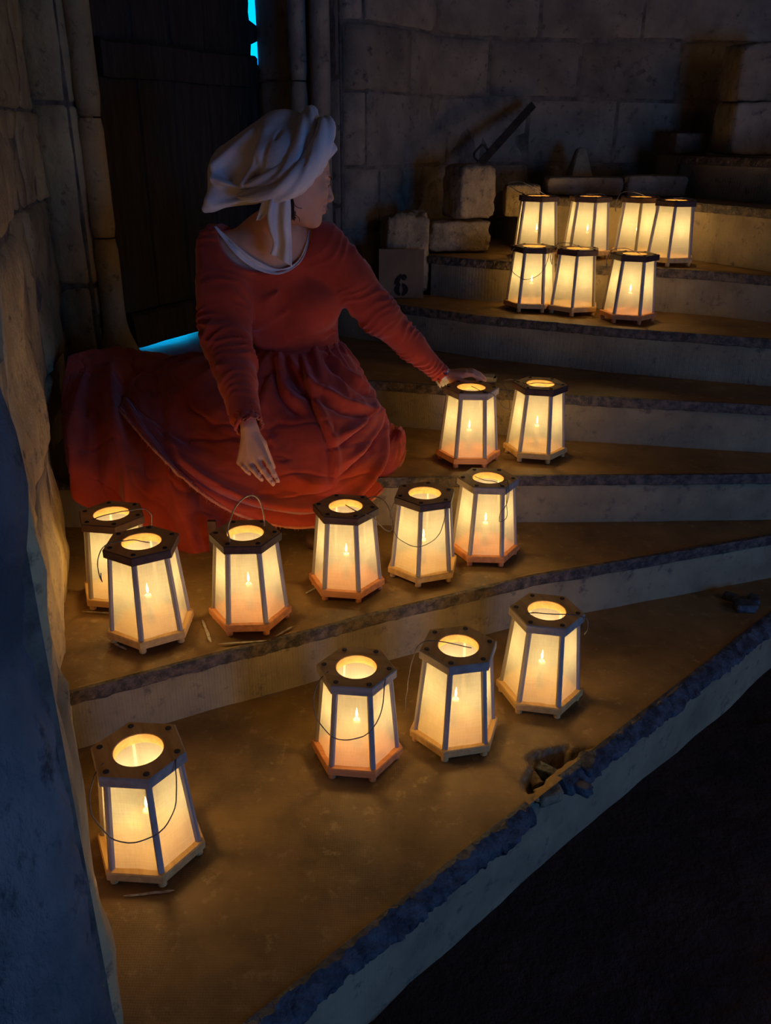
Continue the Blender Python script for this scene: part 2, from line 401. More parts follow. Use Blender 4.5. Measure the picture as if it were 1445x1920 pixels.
# left wall
lp = [(-.404, .845), (-.79, 1.67), (-.94, 2.17), (-1.175, 2.75), (-1.335, 3.48)]
PL = Path(lp); A = PL.s_az
def Y(y):
    for i in range(len(lp)-1):
        if lp[i][1] <= y <= lp[i+1][1]: return PL.d[i]+(y-lp[i][1])/(lp[i+1][1]-lp[i][1])*(PL.d[i+1]-PL.d[i])
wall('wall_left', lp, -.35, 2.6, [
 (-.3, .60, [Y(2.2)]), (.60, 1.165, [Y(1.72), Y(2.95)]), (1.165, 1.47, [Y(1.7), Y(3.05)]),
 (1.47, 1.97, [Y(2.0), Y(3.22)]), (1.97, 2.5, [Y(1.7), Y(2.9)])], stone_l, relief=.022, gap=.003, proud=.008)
# near end face of the left wall, turned to the viewer
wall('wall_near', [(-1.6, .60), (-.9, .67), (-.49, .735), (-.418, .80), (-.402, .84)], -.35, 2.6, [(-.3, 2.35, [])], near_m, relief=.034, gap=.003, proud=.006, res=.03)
# pilaster beside the door
wall('wall_pilaster', [(-1.34, 3.47), (-1.185, 3.44), (-1.175, 3.60)], .5, 2.6, [(.55, .84, []), (.84, 1.50, []), (1.50, 2.2, []), (2.2, 2.6, [])], stone_l, gap=.004, relief=.012)
def shaft(name, x, y, r, zs, splay, m):
    root = empty(name, (x, y, zs[0])); tag(root, kind='structure')
    for a, b in zip(zs[:-1], zs[1:]):
        n = 10; V = []; seg = 16
        for i in range(n+1):
            z = a+.003+(b-a-.006)*i/n
            for k in range(seg):
                w = 2*PI*k/seg; rr = r*(1+.05*fbm((x+math.cos(w)*2, math.sin(w)*2, z*7)))
                if i in (0, n): rr -= .006
                if a == zs[0] and splay: rr += splay*max(0, 1-(z-a)/.17)**2
                V.append((math.cos(w)*rr, math.sin(w)*rr, z-zs[0]))
        Fc = [((i+1)*seg+k, i*seg+k, i*seg+(k+1) % seg, (i+1)*seg+(k+1) % seg)[::-1] for i in range(n) for k in range(seg)]
        Fc += [tuple(range(seg)), tuple(n*seg+k for k in range(seg))]
        link('shaft_drum', V, Fc, m, root, smooth=True)
    return root
shaft('trim_1', -1.130, 3.50, .047, [.54, 1.02, 1.455, 2.2, 2.7], .055, stone_l)
shaft('trim_2', -.405, 4.22, .040, [.54, 1.1, 1.62, 2.1, 2.7], .02, stone)
shaft('trim_3', -.305, 4.19, .045, [.54, .95, 1.45, 2.0, 2.7], .02, stone)
# jamb masonry either side of the door recess
wall('wall_jamb', [(-.617, 4.46), (-.455, 4.30), (-.36, 4.26), (-.255, 4.20), (-.215, 4.16)], .5, 2.6, [(.54, 1.1, [.26, .36]), (1.1, 1.63, [.26, .36]), (1.63, 2.12, [.26, .36]), (2.12, 2.6, [.26, .36])], stone, gap=.003, relief=.006)

# ------------------------------------------------------------------ door
D0 = Vector((-1.13, 3.60, 0)); D1 = Vector((-.60, 4.55, 0)); dd = (D1-D0); DL = dd.length; dd.normalize(); dn = Vector((dd.y, -dd.x, 0))
door = empty('door_1', (D0.x, D0.y, .60)); tag(door, kind='structure')
inv = Vector((D0.x, D0.y, .60))
def dpt(s, z, o=0): return D0+dd*s+dn*o+Vector((0, 0, z))-inv
npl = 5; gapw = .030
for i in range(npl):
    a = DL*i/npl+.003; b = DL*(i+1)/npl-.003-(gapw if i == npl-1 else 0); V = []; nz = 60
    for j in range(nz+1):
        z = .58+1.95*j/nz
        bb = b
        if i == npl-1:   # gnawed edge leaving two daylight notches
            bb = b+gapw*.9
            if 1.70 < z < 1.80 or z > 1.86: bb = b-.075+.02*noise.noise(Vector((0, 0, z*25)))
        aa = a+.002*noise.noise(Vector((i*3, 0, z*12)))
        w = .002*fbm((i*5, z*2, 0))
        V += [dpt(aa, z, w), dpt(aa+.006, z, .010+w), dpt(bb-.006, z, .010+w), dpt(bb, z, w), dpt(bb, z, -.03), dpt(aa, z, -.03)]
    Fc = [(j*6+k, j*6+(k+1) % 6, j*6+6+(k+1) % 6, j*6+6+k) for j in range(nz) for k in range(6)]+[(0, 1, 2, 3, 4, 5), tuple(nz*6+k for k in range(6))]
    link('plank', V, Fc, oak, door)
def rail(z0, z1, s0, s1, t=.05, tilt=0):
    V = []; n = 30
    for i in range(n+1):
        s = s0+(s1-s0)*i/n; f = .004*fbm((s*6, z0*3, 0)); g = .005*fbm((s*7, 9, z0))
        V += [dpt(s, z0+g, .005), dpt(s, z0+g, t+f+tilt), dpt(s, z1+g, t+f), dpt(s, z1+g+.012, t-.012), dpt(s, z1+g+.012, .005)]
    Fc = [(i*5+k, i*5+(k+1) % 5, i*5+5+(k+1) % 5, i*5+5+k) for i in range(n) for k in range(5)]+[(0, 1, 2, 3, 4), tuple(n*5+k for k in range(5))]
    return link('rail', V, Fc, oak, door)
rail(1.60, 1.72, .01, DL-.12); rail(.560, .69, .01, DL-.03, .055, .01)
# threshold sill in front of the door, and dusk daylight outside it
# the open courtyard sky behind the door, seen through the notches and under the bottom rail
V = [D0-dn*.9+Vector((0, 0, .2))-dd*1.2, D1-dn*.9+Vector((0, 0, .2))+dd*1.6, D1-dn*.9+Vector((0, 0, 3))+dd*1.6, D0-dn*.9+Vector((0, 0, 3))-dd*1.2]
tag(link('sky_outside', V, [(0, 1, 2, 3)], dusk_m), kind='structure')
# courtyard paving just outside the door, and jambs that close off the door recess
tag(link('floor_outside', [D0+dd*-.6-dn*.9+Vector((0, 0, .535)), D1+dd*.8-dn*.9+Vector((0, 0, .535)), D1+dd*.8+Vector((0, 0, .535)), D0-dd*.6+Vector((0, 0, .535))], [(0, 1, 2, 3)], tread_m), kind='structure')
V = []
for q in ((-1.18, 3.56), (-1.14, 3.66), (-1.7, 4.0), (-1.9, 3.6)): V += [(*q, .5), (*q, 2.6)]
tag(link('wall_recess', V, [(0, 1, 3, 2), (2, 3, 5, 4), (4, 5, 7, 6), (6, 7, 1, 0), (1, 3, 5, 7)], stone_l), kind='structure')
l = area('door_gap_daylight', tuple(D0+dd*.42-dn*.16+Vector((0, 0, .60))), tuple(D0+dd*.40+dn*.12+Vector((0, 0, .54))), .30, .05, (.0, .50, 1.0), .85)

# ------------------------------------------------------------------ loose stones
def boulder(name, c, s, rz, label, cat, m=rubble, seed=0, amp=.05, sub=18, chop=.82, group=None, rx=0, ry=0, taper=0):
    """hewn block: subdivided cube pushed to a rounded, chipped outline"""
    V = []; idx = {}; Fc = []
    def vid(a):
        if a not in idx:
            idx[a] = len(V); p = Vector([2*t/sub-1 for t in a])
            L_ = (abs(p.x)**6+abs(p.y)**6+abs(p.z)**6)**(1/6); q = p/max(L_, 1e-6)*1.0
            q = q.lerp(p, .35) if L_ > 1 else q
            f = 1+amp*fbm((q.x*1.3+seed, q.y*1.3, q.z*1.3), 3)+amp*.55*fbm((q.x*4+seed, q.y*4, q.z*4), 4)-amp*.9*max(0, noise.noise(Vector((q.x*1.9+seed*2, q.y*1.9, q.z*1.9)))-.12)
            q = Vector((q.x*(1-taper*(q.z+1)/2), q.y*(1-taper*(q.z+1)/2), q.z))*f
            V.append(Vector((q.x*s[0]/2, q.y*s[1]/2, q.z*s[2]/2)))
        return idx[a]
    for ax in range(3):
        for sd in (0, sub):
            for i in range(sub):
                for j in range(sub):
                    def K(i, j):
                        a = [0, 0, 0]; a[ax] = sd; a[(ax+1) % 3] = i; a[(ax+2) % 3] = j; return tuple(a)
                    q = (vid(K(i, j)), vid(K(i+1, j)), vid(K(i+1, j+1)), vid(K(i, j+1)))
                    Fc.append(q if sd else q[::-1])
    Rm = (Matrix.Rotation(rz, 3, 'Z') @ Matrix.Rotation(ry, 3, 'Y') @ Matrix.Rotation(rx, 3, 'X'))
    V = [Rm @ v for v in V]; mz = min(v.z for v in V); V = [v-Vector((0, 0, mz)) for v in V]
    o = link(name, V, Fc, m, smooth=True); o.location = c; tag(o, label, cat, group); return o
boulder('hewn_stone', (.078, 4.06, .722), (.225, .20, .345), .1, 'dark rounded stone block standing behind the number sign', 'stone', seed=3, amp=.10, taper=.12)
boulder('hewn_stone', (.325, 4.16, .902), (.285, .19, .138), .12, 'low wide rough stone block under the upright one on the upper step', 'stone', seed=11, amp=.09)
boulder('hewn_stone', (.375, 4.17, 1.046), (.20, .17, .232), .5, 'upright hewn stone block stacked on top of a wider block', 'stone', seed=23, amp=.055)
boulder('hewn_stone', (.635, 4.27, 1.05), (.17, .10, .145), 0, 'small squared stone behind the leftmost back lantern', 'stone', seed=31, amp=.04)
boulder('stone_slab', (.94, 4.36, 1.143), (.37, .13, .085), -.02, 'left half of the long broken stone slab behind the back lanterns', 'stone', seed=41, amp=.05, m=stone)
boulder('stone_slab', (1.275, 4.34, 1.143), (.30, .13, .095), .03, 'right half of the long broken stone slab below the upper steps', 'stone', seed=47, amp=.05, m=stone)
boulder('pointed_stone', (.97, 4.62, 1.143), (.17, .12, .205), .3, 'pointed stone fragment leaning behind the long stone slab', 'stone', seed=53, amp=.06, taper=.75)
boulder('wall_stone', (1.76, 4.5, 1.325), (.30, .25, .235), .1, 'lower squared block of the pile at the far right by the wall', 'stone', seed=61, amp=.04, m=stone)
boulder('wall_stone', (1.755, 4.5, 1.553), (.29, .25, .25), .05, 'upper squared block of the pile at the far right by the wall', 'stone', seed=67, amp=.05, m=stone)
boulder('wall_stone', (1.53, 4.70, 1.325), (.17, .13, .10), .0, 'flat reddish stone lying left of the far right block pile', 'stone', seed=71, amp=.05, m=stone)
# broken stones in the hole of the lowest tread
for i, (x, y, s, rz, lb) in enumerate([(.392, 1.545, (.05, .030, .022), .5, 'pale flat stone chip in the broken hole of the lowest tread'),
        (.44, 1.60, (.105, .022, .018), -.62, 'long dark splinter of stone lying across the broken hole'),
        (.500, 1.640, (.045, .035, .030), 1.1, 'dark jagged lump at the right rim of the broken hole'),
        (.365, 1.60, (.035, .025, .014), 2, 'small brown chip at the left rim of the broken hole')]):
    boulder('stone_chip', (x, y, -.040), tuple(1.35*q for q in s), rz, lb, 'stone chip', m=nose_a if i in (1, 2) else rubble, seed=i*9+80, amp=.16, sub=5)
for i, (x, y, s) in enumerate([(1.17, 2.37, .07), (1.22, 2.42, .05), (1.15, 2.44, .045)]):
    boulder('stone_chip', (x, y, .0), (s, s*.7, s*.4), i*1.3, ['larger dark stone fragment at the right end of the lowest tread', 'middle dark fragment among three at the right end of the lowest tread', 'small dark fragment behind two others on the lowest tread'][i], 'stone chip', m=nose_a, seed=i+90, amp=.15, sub=5)
# rocky lumps on the dark ground
for i, (x, y, w, lb) in enumerate([(.86, 1.02, .07, 'brown rock nearest the lowest step, left end of the rubble on the dark ground'), (1.02, 1.10, .10, 'largest brown rock in the rubble on the dark ground'),
        (.95, .93, .06, 'small brown rock at the bottom of the rubble on the dark ground'), (1.10, 1.00, .08, 'brown rock right of the largest one on the dark ground'), (1.0, 1.28, .06, 'small brown rock farthest up in the rubble on the dark ground')]):
    boulder('ground_rock', (x, y, -.285), (w, w*.8, w*.5), i*1.1, lb, 'rock', m=dirt, seed=i+100, amp=.2, sub=6)

# iron bar leaning on the wall, with a handle
b0 = Vector((.40, 4.31, 1.245)); b1 = Vector((.722, 4.70, 1.545)); dv = (b1-b0).normalized()
bar = empty('iron_bar', b0); tag(bar, 'dark flat iron bar with a handle leaning diagonally against the wall', 'iron bar')
def beam(p0, p1, w, t, n=8):
    d = (p1-p0).normalized(); sd = d.cross(Vector((0, 1, 0))).normalized(); up = sd.cross(d); V = []
    for i in range(n+1):
        q = p0.lerp(p1, i/n)
        for a, b in ((-1, -1), (1, -1), (1, 1), (-1, 1)): V.append(q+sd*a*w/2+up*b*t/2)
    return V, [(i*4+k, i*4+(k+1) % 4, i*4+4+(k+1) % 4, i*4+4+k) for i in range(n) for k in range(4)]+[(3, 2, 1, 0), (n*4, n*4+1, n*4+2, n*4+3)]
v, f = beam(Vector((0, 0, 0)), b1-b0, .035, .022); link('bar', v, f, iron, bar)
sd = dv.cross(Vector((0, 1, 0))).normalized()
if sd.z < 0: sd = -sd
hp = [dv*.07, dv*.07+sd*.045, dv*.085+sd*.055, dv*.15+sd*.055, dv*.165+sd*.045, dv*.165]
v, f = tube(hp, .006, 6); link('handle', v, f, iron, bar)

# number sign
sg = empty('number_sign', (.062, 3.915, .722)); sg.rotation_euler = (-.06, 0, .0)
tag(sg, 'brown card sign stencilled with a black 6, leaning on a stone block', 'sign')
v, f = box((0, 0, .107), (.203, .006, .214)); link('board', v, f, card_m, sg)
def numeral6():
    """stencil 6: bowl ring in two halves and a tail, separated by bridges"""
    T = []
    def arc(cx, cz, ro_x, ro_z, ri_x, ri_z, a0, a1, n=14):
        V = []
        for i in range(n+1):
            a = math.radians(a0+(a1-a0)*i/n); 
            for rx, rz in ((ro_x, ro_z), (ri_x, ri_z)):
                V += [(cx+math.cos(a)*rx, -.0042, cz+math.sin(a)*rz), (cx+math.cos(a)*rx, -.003, cz+math.sin(a)*rz)]
        F2 = []
        for i in range(n):
            o = i*4; F2 += [(o, o+4, o+6, o+2), (o+1, o+3, o+7, o+5), (o, o+1, o+5, o+4), (o+2, o+6, o+7, o+3)]
        F2 += [(0, 2, 3, 1), (n*4, n*4+1, n*4+3, n*4+2)]
        return V, F2
    T.append(arc(0, -.020, .032, .029, .008, .018, 98, 262))
    T.append(arc(0, -.020, .032, .029, .008, .018, -82, 82))
    T.append(arc(.012, .000, .044, .052, .020, .040, 108, 178))
    T.append(arc(.012, .034, .014, .014, .001, .001, -30, 320))
    return join(T)
v, f = numeral6(); o = link('numeral_six', v, f, ink_m, sg); o.location = (.0, 0, .058); tag(o, 'black stencilled number 6')

# matchbox and loose matches on the step behind the hand
mb = empty('matchbox', (.365, 3.10, .545), -.1); mb.location = (.378, 3.14, .544); mb.rotation_euler = (0, 0, -.25)
tag(mb, 'small open white matchbox beside the reaching hand', 'matchbox')
V1, F1 = join([box((0, 0, .001), (.066, .045, .002)), box((0, -.022, .012), (.066, .001, .022)), box((0, .022, .012), (.066, .001, .022)), box((0, 0, .0235), (.066, .045, .0015))])
link('sleeve', V1, F1, paper_m, mb)
V1, F1 = join([box((.008, 0, .004), (.066, .041, .002)), box((.041, 0, .012), (.0015, .041, .017)), box((.008, -.020, .012), (.066, .0015, .017)), box((.008, .020, .012), (.066, .0015, .017))])
link('tray', V1, F1, paper_m, mb)
for i, (x, y, a) in enumerate([(.47, 3.16, .3), (.49, 3.17, -.2), (.53, 3.15, .1)]):
    mt = empty('match', (x, y, .545), a); tag(mt, ['loose wooden match nearest the matchbox', 'loose wooden match, middle of three on the step', 'loose wooden match farthest from the matchbox'][i], 'match', 'matches beside the matchbox')
    v, f = box((0, 0, .001), (.043, .002, .002)); link('stick', v, f, pine, mt)
    v, f = tube([(.020, 0, .0012), (.0235, 0, .0012)], [.0014, .0011], 6); link('match_head', v, f, ink_m, mt)

# chalk scratches on the second tread
for (x0, y0, x1, y1, z, k) in [(-.50, 1.98, -.455, 1.87, .18, 'B'), (-.435, 1.86, -.31, 1.88, .18, 'B'), (-.73, 1.88, -.665, 1.83, .18, 'B'), (-.84, 2.02, -.76, 2.01, .18, 'B'), (-.29, 1.90, -.25, 1.95, .18, 'B'),
                               (-.23, 2.13, -.20, 2.17, .18, 'B'), (-.52, 1.22, -.42, 1.235, 0, 'A')]:
    pts = []; 
    for i in range(9):
        t = i/8; pts.append((x0+(x1-x0)*t+.002*noise.noise(Vector((x0*30, t*4, 0))), y0+(y1-y0)*t+.002*noise.noise(Vector((y0*30, t*4, 5)))))
    d = Vector((x1-x0, y1-y0, 0)).normalized(); n_ = Vector((-d.y, d.x, 0)); V = []
    for i, q in enumerate(pts):
        w = .0034*(1+.6*noise.noise(Vector((q[0]*90, q[1]*90, 0))))*(1 if 0 < i < 8 else .3)
        V += [Vector((*q, z+.0042))+n_*w, Vector((*q, z+.0042))-n_*w]
    link('chalk_mark', V, [(2*i, 2*i+1, 2*i+3, 2*i+2) for i in range(8)], chalk_m, STEP[k])

# ------------------------------------------------------------------ lanterns
H = .26; RB = .113; RT = .095; ZB0, ZB1 = .016, .035; ZT0, ZT1 = .238, .26
PBt, PTp = .1005, .0815   # post circle radius, bottom and top
def hexpt(r, k): a = 2*PI*k/6; return Vector((r*math.cos(a), r*math.sin(a), 0))
def panel(k, seed):
    """one linen panel between posts k and k+1, hanging a little slack"""
    nu, nv = 9, 14; V = []
    a0, a1 = hexpt(1, k), hexpt(1, k+1); out = (a0+a1).normalized()
    for i in range(nu):
        for j in range(nv):
            u = i/(nu-1); v = j/(nv-1); r = (PBt*(1-v)+PTp*v)-.004
            p = (a0.lerp(a1, u))*r+Vector((0, 0, ZB1-.002+(ZT0-ZB1+.004)*v))
            w = .0035*math.sin(PI*u)*noise.noise(Vector((u*2.2+seed, v*4, seed*2)))+.0012*math.sin(PI*u)*noise.noise(Vector((u*5+v*7+seed, v*11-u*3, seed)))
            V.append(p+out*w)
    return V, grid_faces(nu, nv)
def ring_plate(R, r, z0, z1, bev=.0025, seg=48):
    V = []; 
    def outer(a, R):
        b = (a % (PI/3))-PI/6; return R*math.cos(PI/6)/math.cos(b)
    for (rr, z, isout) in ((R-bev, z1, 1), (R, z1-bev, 1), (R, z0, 1), (r, z0, 0), (r, z1-bev*.6, 0), (r+bev*.6, z1, 0)):
        for k in range(seg):
            a = 2*PI*k/seg; q = outer(a, rr) if isout else rr; V.append((q*math.cos(a), q*math.sin(a), z))
    return V, [(i*seg+k, ((i+1) % 6)*seg+k, ((i+1) % 6)*seg+(k+1) % seg, i*seg+(k+1) % seg)[::-1] for i in range(6) for k in range(seg)]
def make_lantern(base_m, top_m, seed):
    root = empty('candle_lantern')
    V, Fc = join([ring_plate(RB, .030, ZB0, ZB1), prism([(.032*math.cos(2*PI*k/16), .032*math.sin(2*PI*k/16)) for k in range(16)], ZB0+.002, ZB1-.006)])
    link('base', V, Fc, base_m, root)
    V, Fc = ring_plate(RT, .0475, ZT0, ZT1)
    o = link('top', V, Fc, top_m, root); o.data.materials.append(pine)
    for p in o.data.polygons:
        c = p.center
        if math.hypot(c.x, c.y) < .0495 and abs(p.normal.z) < .8: p.material_index = 1
        if p.normal.z < -.8: p.material_index = 1
        if math.hypot(c.x, c.y) > .075 and abs(p.normal.z) < .5: p.material_index = 0
    for k in range(6):
        a, b = hexpt(PBt, k), hexpt(PTp, k); a.z = ZB1-.001; b.z = ZT0+.001
        d = (b-a).normalized(); rad = Vector((a.x, a.y, 0)).normalized(); tn = Vector((-rad.y, rad.x, 0)); V = []
        for q in (a, b):
            for s, t in ((-1, -1), (1, -1), (1, .5), (.6, 1), (-.6, 1), (-1, .5)): V.append(q+tn*s*.0062+rad*(t*.0045-.001))
        Fc = [(i, (i+1) % 6, 6+(i+1) % 6, 6+i) for i in range(6)]+[(5, 4, 3, 2, 1, 0), (6, 7, 8, 9, 10, 11)]
        link('post', V, Fc, post_m, root)
        c = hexpt(.097, k); v, f = tube([c, c+Vector((0, 0, ZB0+.001))], [.009, .009], 10); link('foot', v, f, base_m, root)
        c = hexpt(.077, k)+Vector((0, 0, ZT1-.001)); v, f = tube([c, c+Vector((0, 0, .0025)), c+Vector((0, 0, .0032))], [.0062, .0062, .005], 10); link('dowel_plug', v, f, plug_m, root)
        v, f = panel(k, seed+k*3.7); link('fabric_panel', v, f, fabric, root, smooth=True)
    v, f = tube([(0, 0, ZB1-.007), (0, 0, ZB1-.006), (0, 0, .104), (0, 0, .108), (0, 0, .106)], [.008, .009, .009, .0075, .002], 20)
    cn = link('candle', v, f, wax, root, smooth=False)
    v, f = tube([(0, 0, .104), (0, 0, .115)], .0008, 5); link('wick', v, f, ink_m, cn)
    v, f = tube([(0, 0, .114), (0, 0, .118), (0, 0, .123), (0, 0, .129), (0, 0, .136), (0, 0, .141)], [.001, .0026, .0031, .0024, .0011, .0003], 10); link('flame', v, f, flame_m, cn, smooth=True)
    ld = bpy.data.lights.new('candle_light', 'POINT'); ld.energy = CANDLE_W; ld.color = (1, .70, .30); ld.shadow_soft_size = .022
    lo = bpy.data.objects.new('candle_light', ld); COL.objects.link(lo); lo.parent = root; lo.location = (0, 0, .150)
    return root
PROTO = {'yd': make_lantern(pine, top_b, 1), 'od': make_lantern(pine_r, top_b, 40), 'yg': make_lantern(pine, top_g, 80), 'og': make_lantern(pine_r, top_g, 120)}
def copy_tree(o, par=None):
    c = o.copy(); COL.objects.link(c); c.parent = par
    for ch in CH[o]: copy_tree(ch, c)
    return c
def kids(o):
    CH[o] = [c for c in COL.objects if c.parent == o]
    for c in CH[o]: kids(c)
CH = {}
for r in PROTO.values(): kids(r)
# handle shapes in the viewer's frame: x right, y toward the viewer, z up
HND = {
 'front': [(-.065, .02, .262), (-.088, .04, .245), (-.098, .075, .200), (-.070, .103, .155), (-.02, .118, .140), (.03, .112, .160), (.055, .100, .205), (.066, .055, .262)],
 'left': [(.03, .01, .262), (-.02, .015, .275), (-.085, .01, .268), (-.110, .01, .20), (-.118, .01, .12), (-.122, .01, .06)],
 'arch': [(-.040, .055, .262), (-.042, .04, .295), (-.022, .0, .335), (.015, -.03, .352), (.042, -.04, .335), (.050, -.035, .300), (.052, -.030, .262)],
 'right': [(.0, .0, .262), (.03, .045, .262), (.075, .070, .256), (.108, .065, .215), (.130, .045, .205), (.128, .01, .235), (.112, -.02, .262), (.085, -.04, .270), (.06, -.045, .262)],
 'tail': [(-.04, .0, .262), (-.01, .04, .266), (.03, .055, .266), (.055, .075, .255), (.060, .100, .225), (.062, .108, .180), (.040, .112, .165), (.045, .112, .195), (.062, .105, .225), (.06, .06, .275), (.045, .03, .262)],
 'over': [(-.05, .03, .262), (-.02, .05, .278), (.04, .045, .280), (.085, .03, .272), (.104, .01, .245), (.106, -.01, .21), (.10, -.02, .19)],
 'flat': [(-.06, .02, .262), (-.04, .05, .268), (.0, .045, .272), (.05, .03, .270), (.07, .0, .262)],
 'loopl': [(.02, .02, .262), (-.03, .03, .280), (-.085, .03, .275), (-.106, .05, .235), (-.100, .07, .20), (-.10, .075, .225)],
 'high': [(-.06, .0, .262), (-.11, .0, .285), (-.14, -.01, .305), (-.10, -.02, .318), (-.04, -.02, .300), (.03, -.01, .262)],
}
LN = [ # x, y, step z, angle of a corner from the viewer direction, proto, handle, label
 (-.492, 1.342, 0, 6, 'yg', 'front', 'large lit lantern alone at the lower left of the lowest tread', .0013),
 (-.065, 1.650, 0, 22, 'og', 'front', 'lit lantern with bluish posts, left one of three on the lowest tread', .0013),
 (.180, 1.730, 0, 49, 'yg', 'left', 'lit lantern with pale blue front, middle one of three on the lowest tread', .0013),
 (.424, 1.900, 0, 32, 'yg', 'over', 'lit lantern with yellow glow, rightmost of three on the lowest tread', .0013),
 (-.757, 2.112, .18, 2, 'yd', 'over', 'lit lantern against the left wall, half hidden behind another', .0014),
 (-.622, 1.922, .18, 43, 'yd', 'loopl', 'lit dark-topped lantern in front of the one by the left wall', .0013),
 (-.369, 1.996, .18, 23, 'od', 'arch', 'lit dark-topped lantern with an upright twine loop handle', .002),
 (-.113, 2.178, .18, 20, 'od', 'right', 'lit lantern below the red hem, twine handle drooping right', .0018),
 (.115, 2.278, .18, 53, 'yd', 'front', 'lit grey-topped lantern between the twine-handled one and the pale-topped one', .0011),
 (.315, 2.403, .18, 35, 'og', 'tail', 'lit pale-topped lantern in front of the riser, thin handle looped down', .0011),
 (.288, 2.781, .36, 36, 'og', 'right', 'lit lantern directly under the reaching hand', .0012),
 (.532, 2.836, .36, 29, 'yd', 'flat', 'lit lantern with dark top to the right of the reaching hand', .0012),
 (.978, 3.455, .72, 29, 'od', 'loopl', 'lit black-topped lantern, rightmost in the front row of the upper group', .0013),
 (.785, 3.612, .72, 0, 'yd', 'loopl', 'lit lantern in the middle of the front row of the upper group', .0012),
 (.615, 3.680, .72, 33, 'yd', 'front', 'lit lantern, leftmost in the front row of the upper group', .0012),
 (.670, 3.985, .90, 9, 'yd', 'high', 'lit lantern, leftmost in the back row of the upper group', .0015),
 (.898, 3.975, .90, 17, 'yd', 'flat', 'lit lantern, second from the left in the back row of the upper group', .0012),
 (1.120, 3.97, .90, 3, 'yd', 'loopl', 'lit lantern half hidden behind the rightmost one of the back row', .0014),
 (1.215, 3.775, .90, 0, 'yd', 'flat', 'lit lantern, rightmost in the back row of the upper group', .0012)]
used = set()
for i, (x, y, z, ang, pk, hk, lb, hr) in enumerate(LN):
    if pk not in used: r = PROTO[pk]; used.add(pk)
    else: r = copy_tree(PROTO[pk])
    va = math.atan2(-y, -x)
    if i in (0, 5): r.scale = (1.035,)*3
    r.location = (x, y, z+.003); r.rotation_euler = (0, 0, va+math.radians(ang)+PI/3*(i % 3))
    tag(r, lb, 'lantern', 'candle lanterns on the steps')
    tv = Vector((-x, -y, 0)).normalized(); rg = Vector((-tv.y, tv.x, 0)); 
    if rg.x < 0: rg = -rg
    Rz = Matrix.Rotation(-r.rotation_euler.z, 3, 'Z')
    pts = catmull([Rz @ (rg*a+tv*b+Vector((0, 0, c))) for a, b, c in HND[hk]], 34)
    pts = [Vector(p)+Vector((noise.noise(Vector(p)*30+Vector((i, 0, 0))), noise.noise(Vector(p)*30+Vector((0, i, 9))), noise.noise(Vector(p)*30+Vector((9, 0, i)))))*.003 for p in pts]
    v, f = tube(pts, hr, 6); parts = [(v, f)]
    if hr > .0017:   # hairy twine
        for q in range(60):
            p = Vector(random.choice(pts)); e = p+Vector([random.uniform(-1, 1) for _ in range(3)])*.009
            parts.append(tube([p, e], [.0004, .0001], 3))
    v, f = join(parts)
    link('handle', v, f, twine_m if hr > .0017 else wire_m, r, smooth=True)

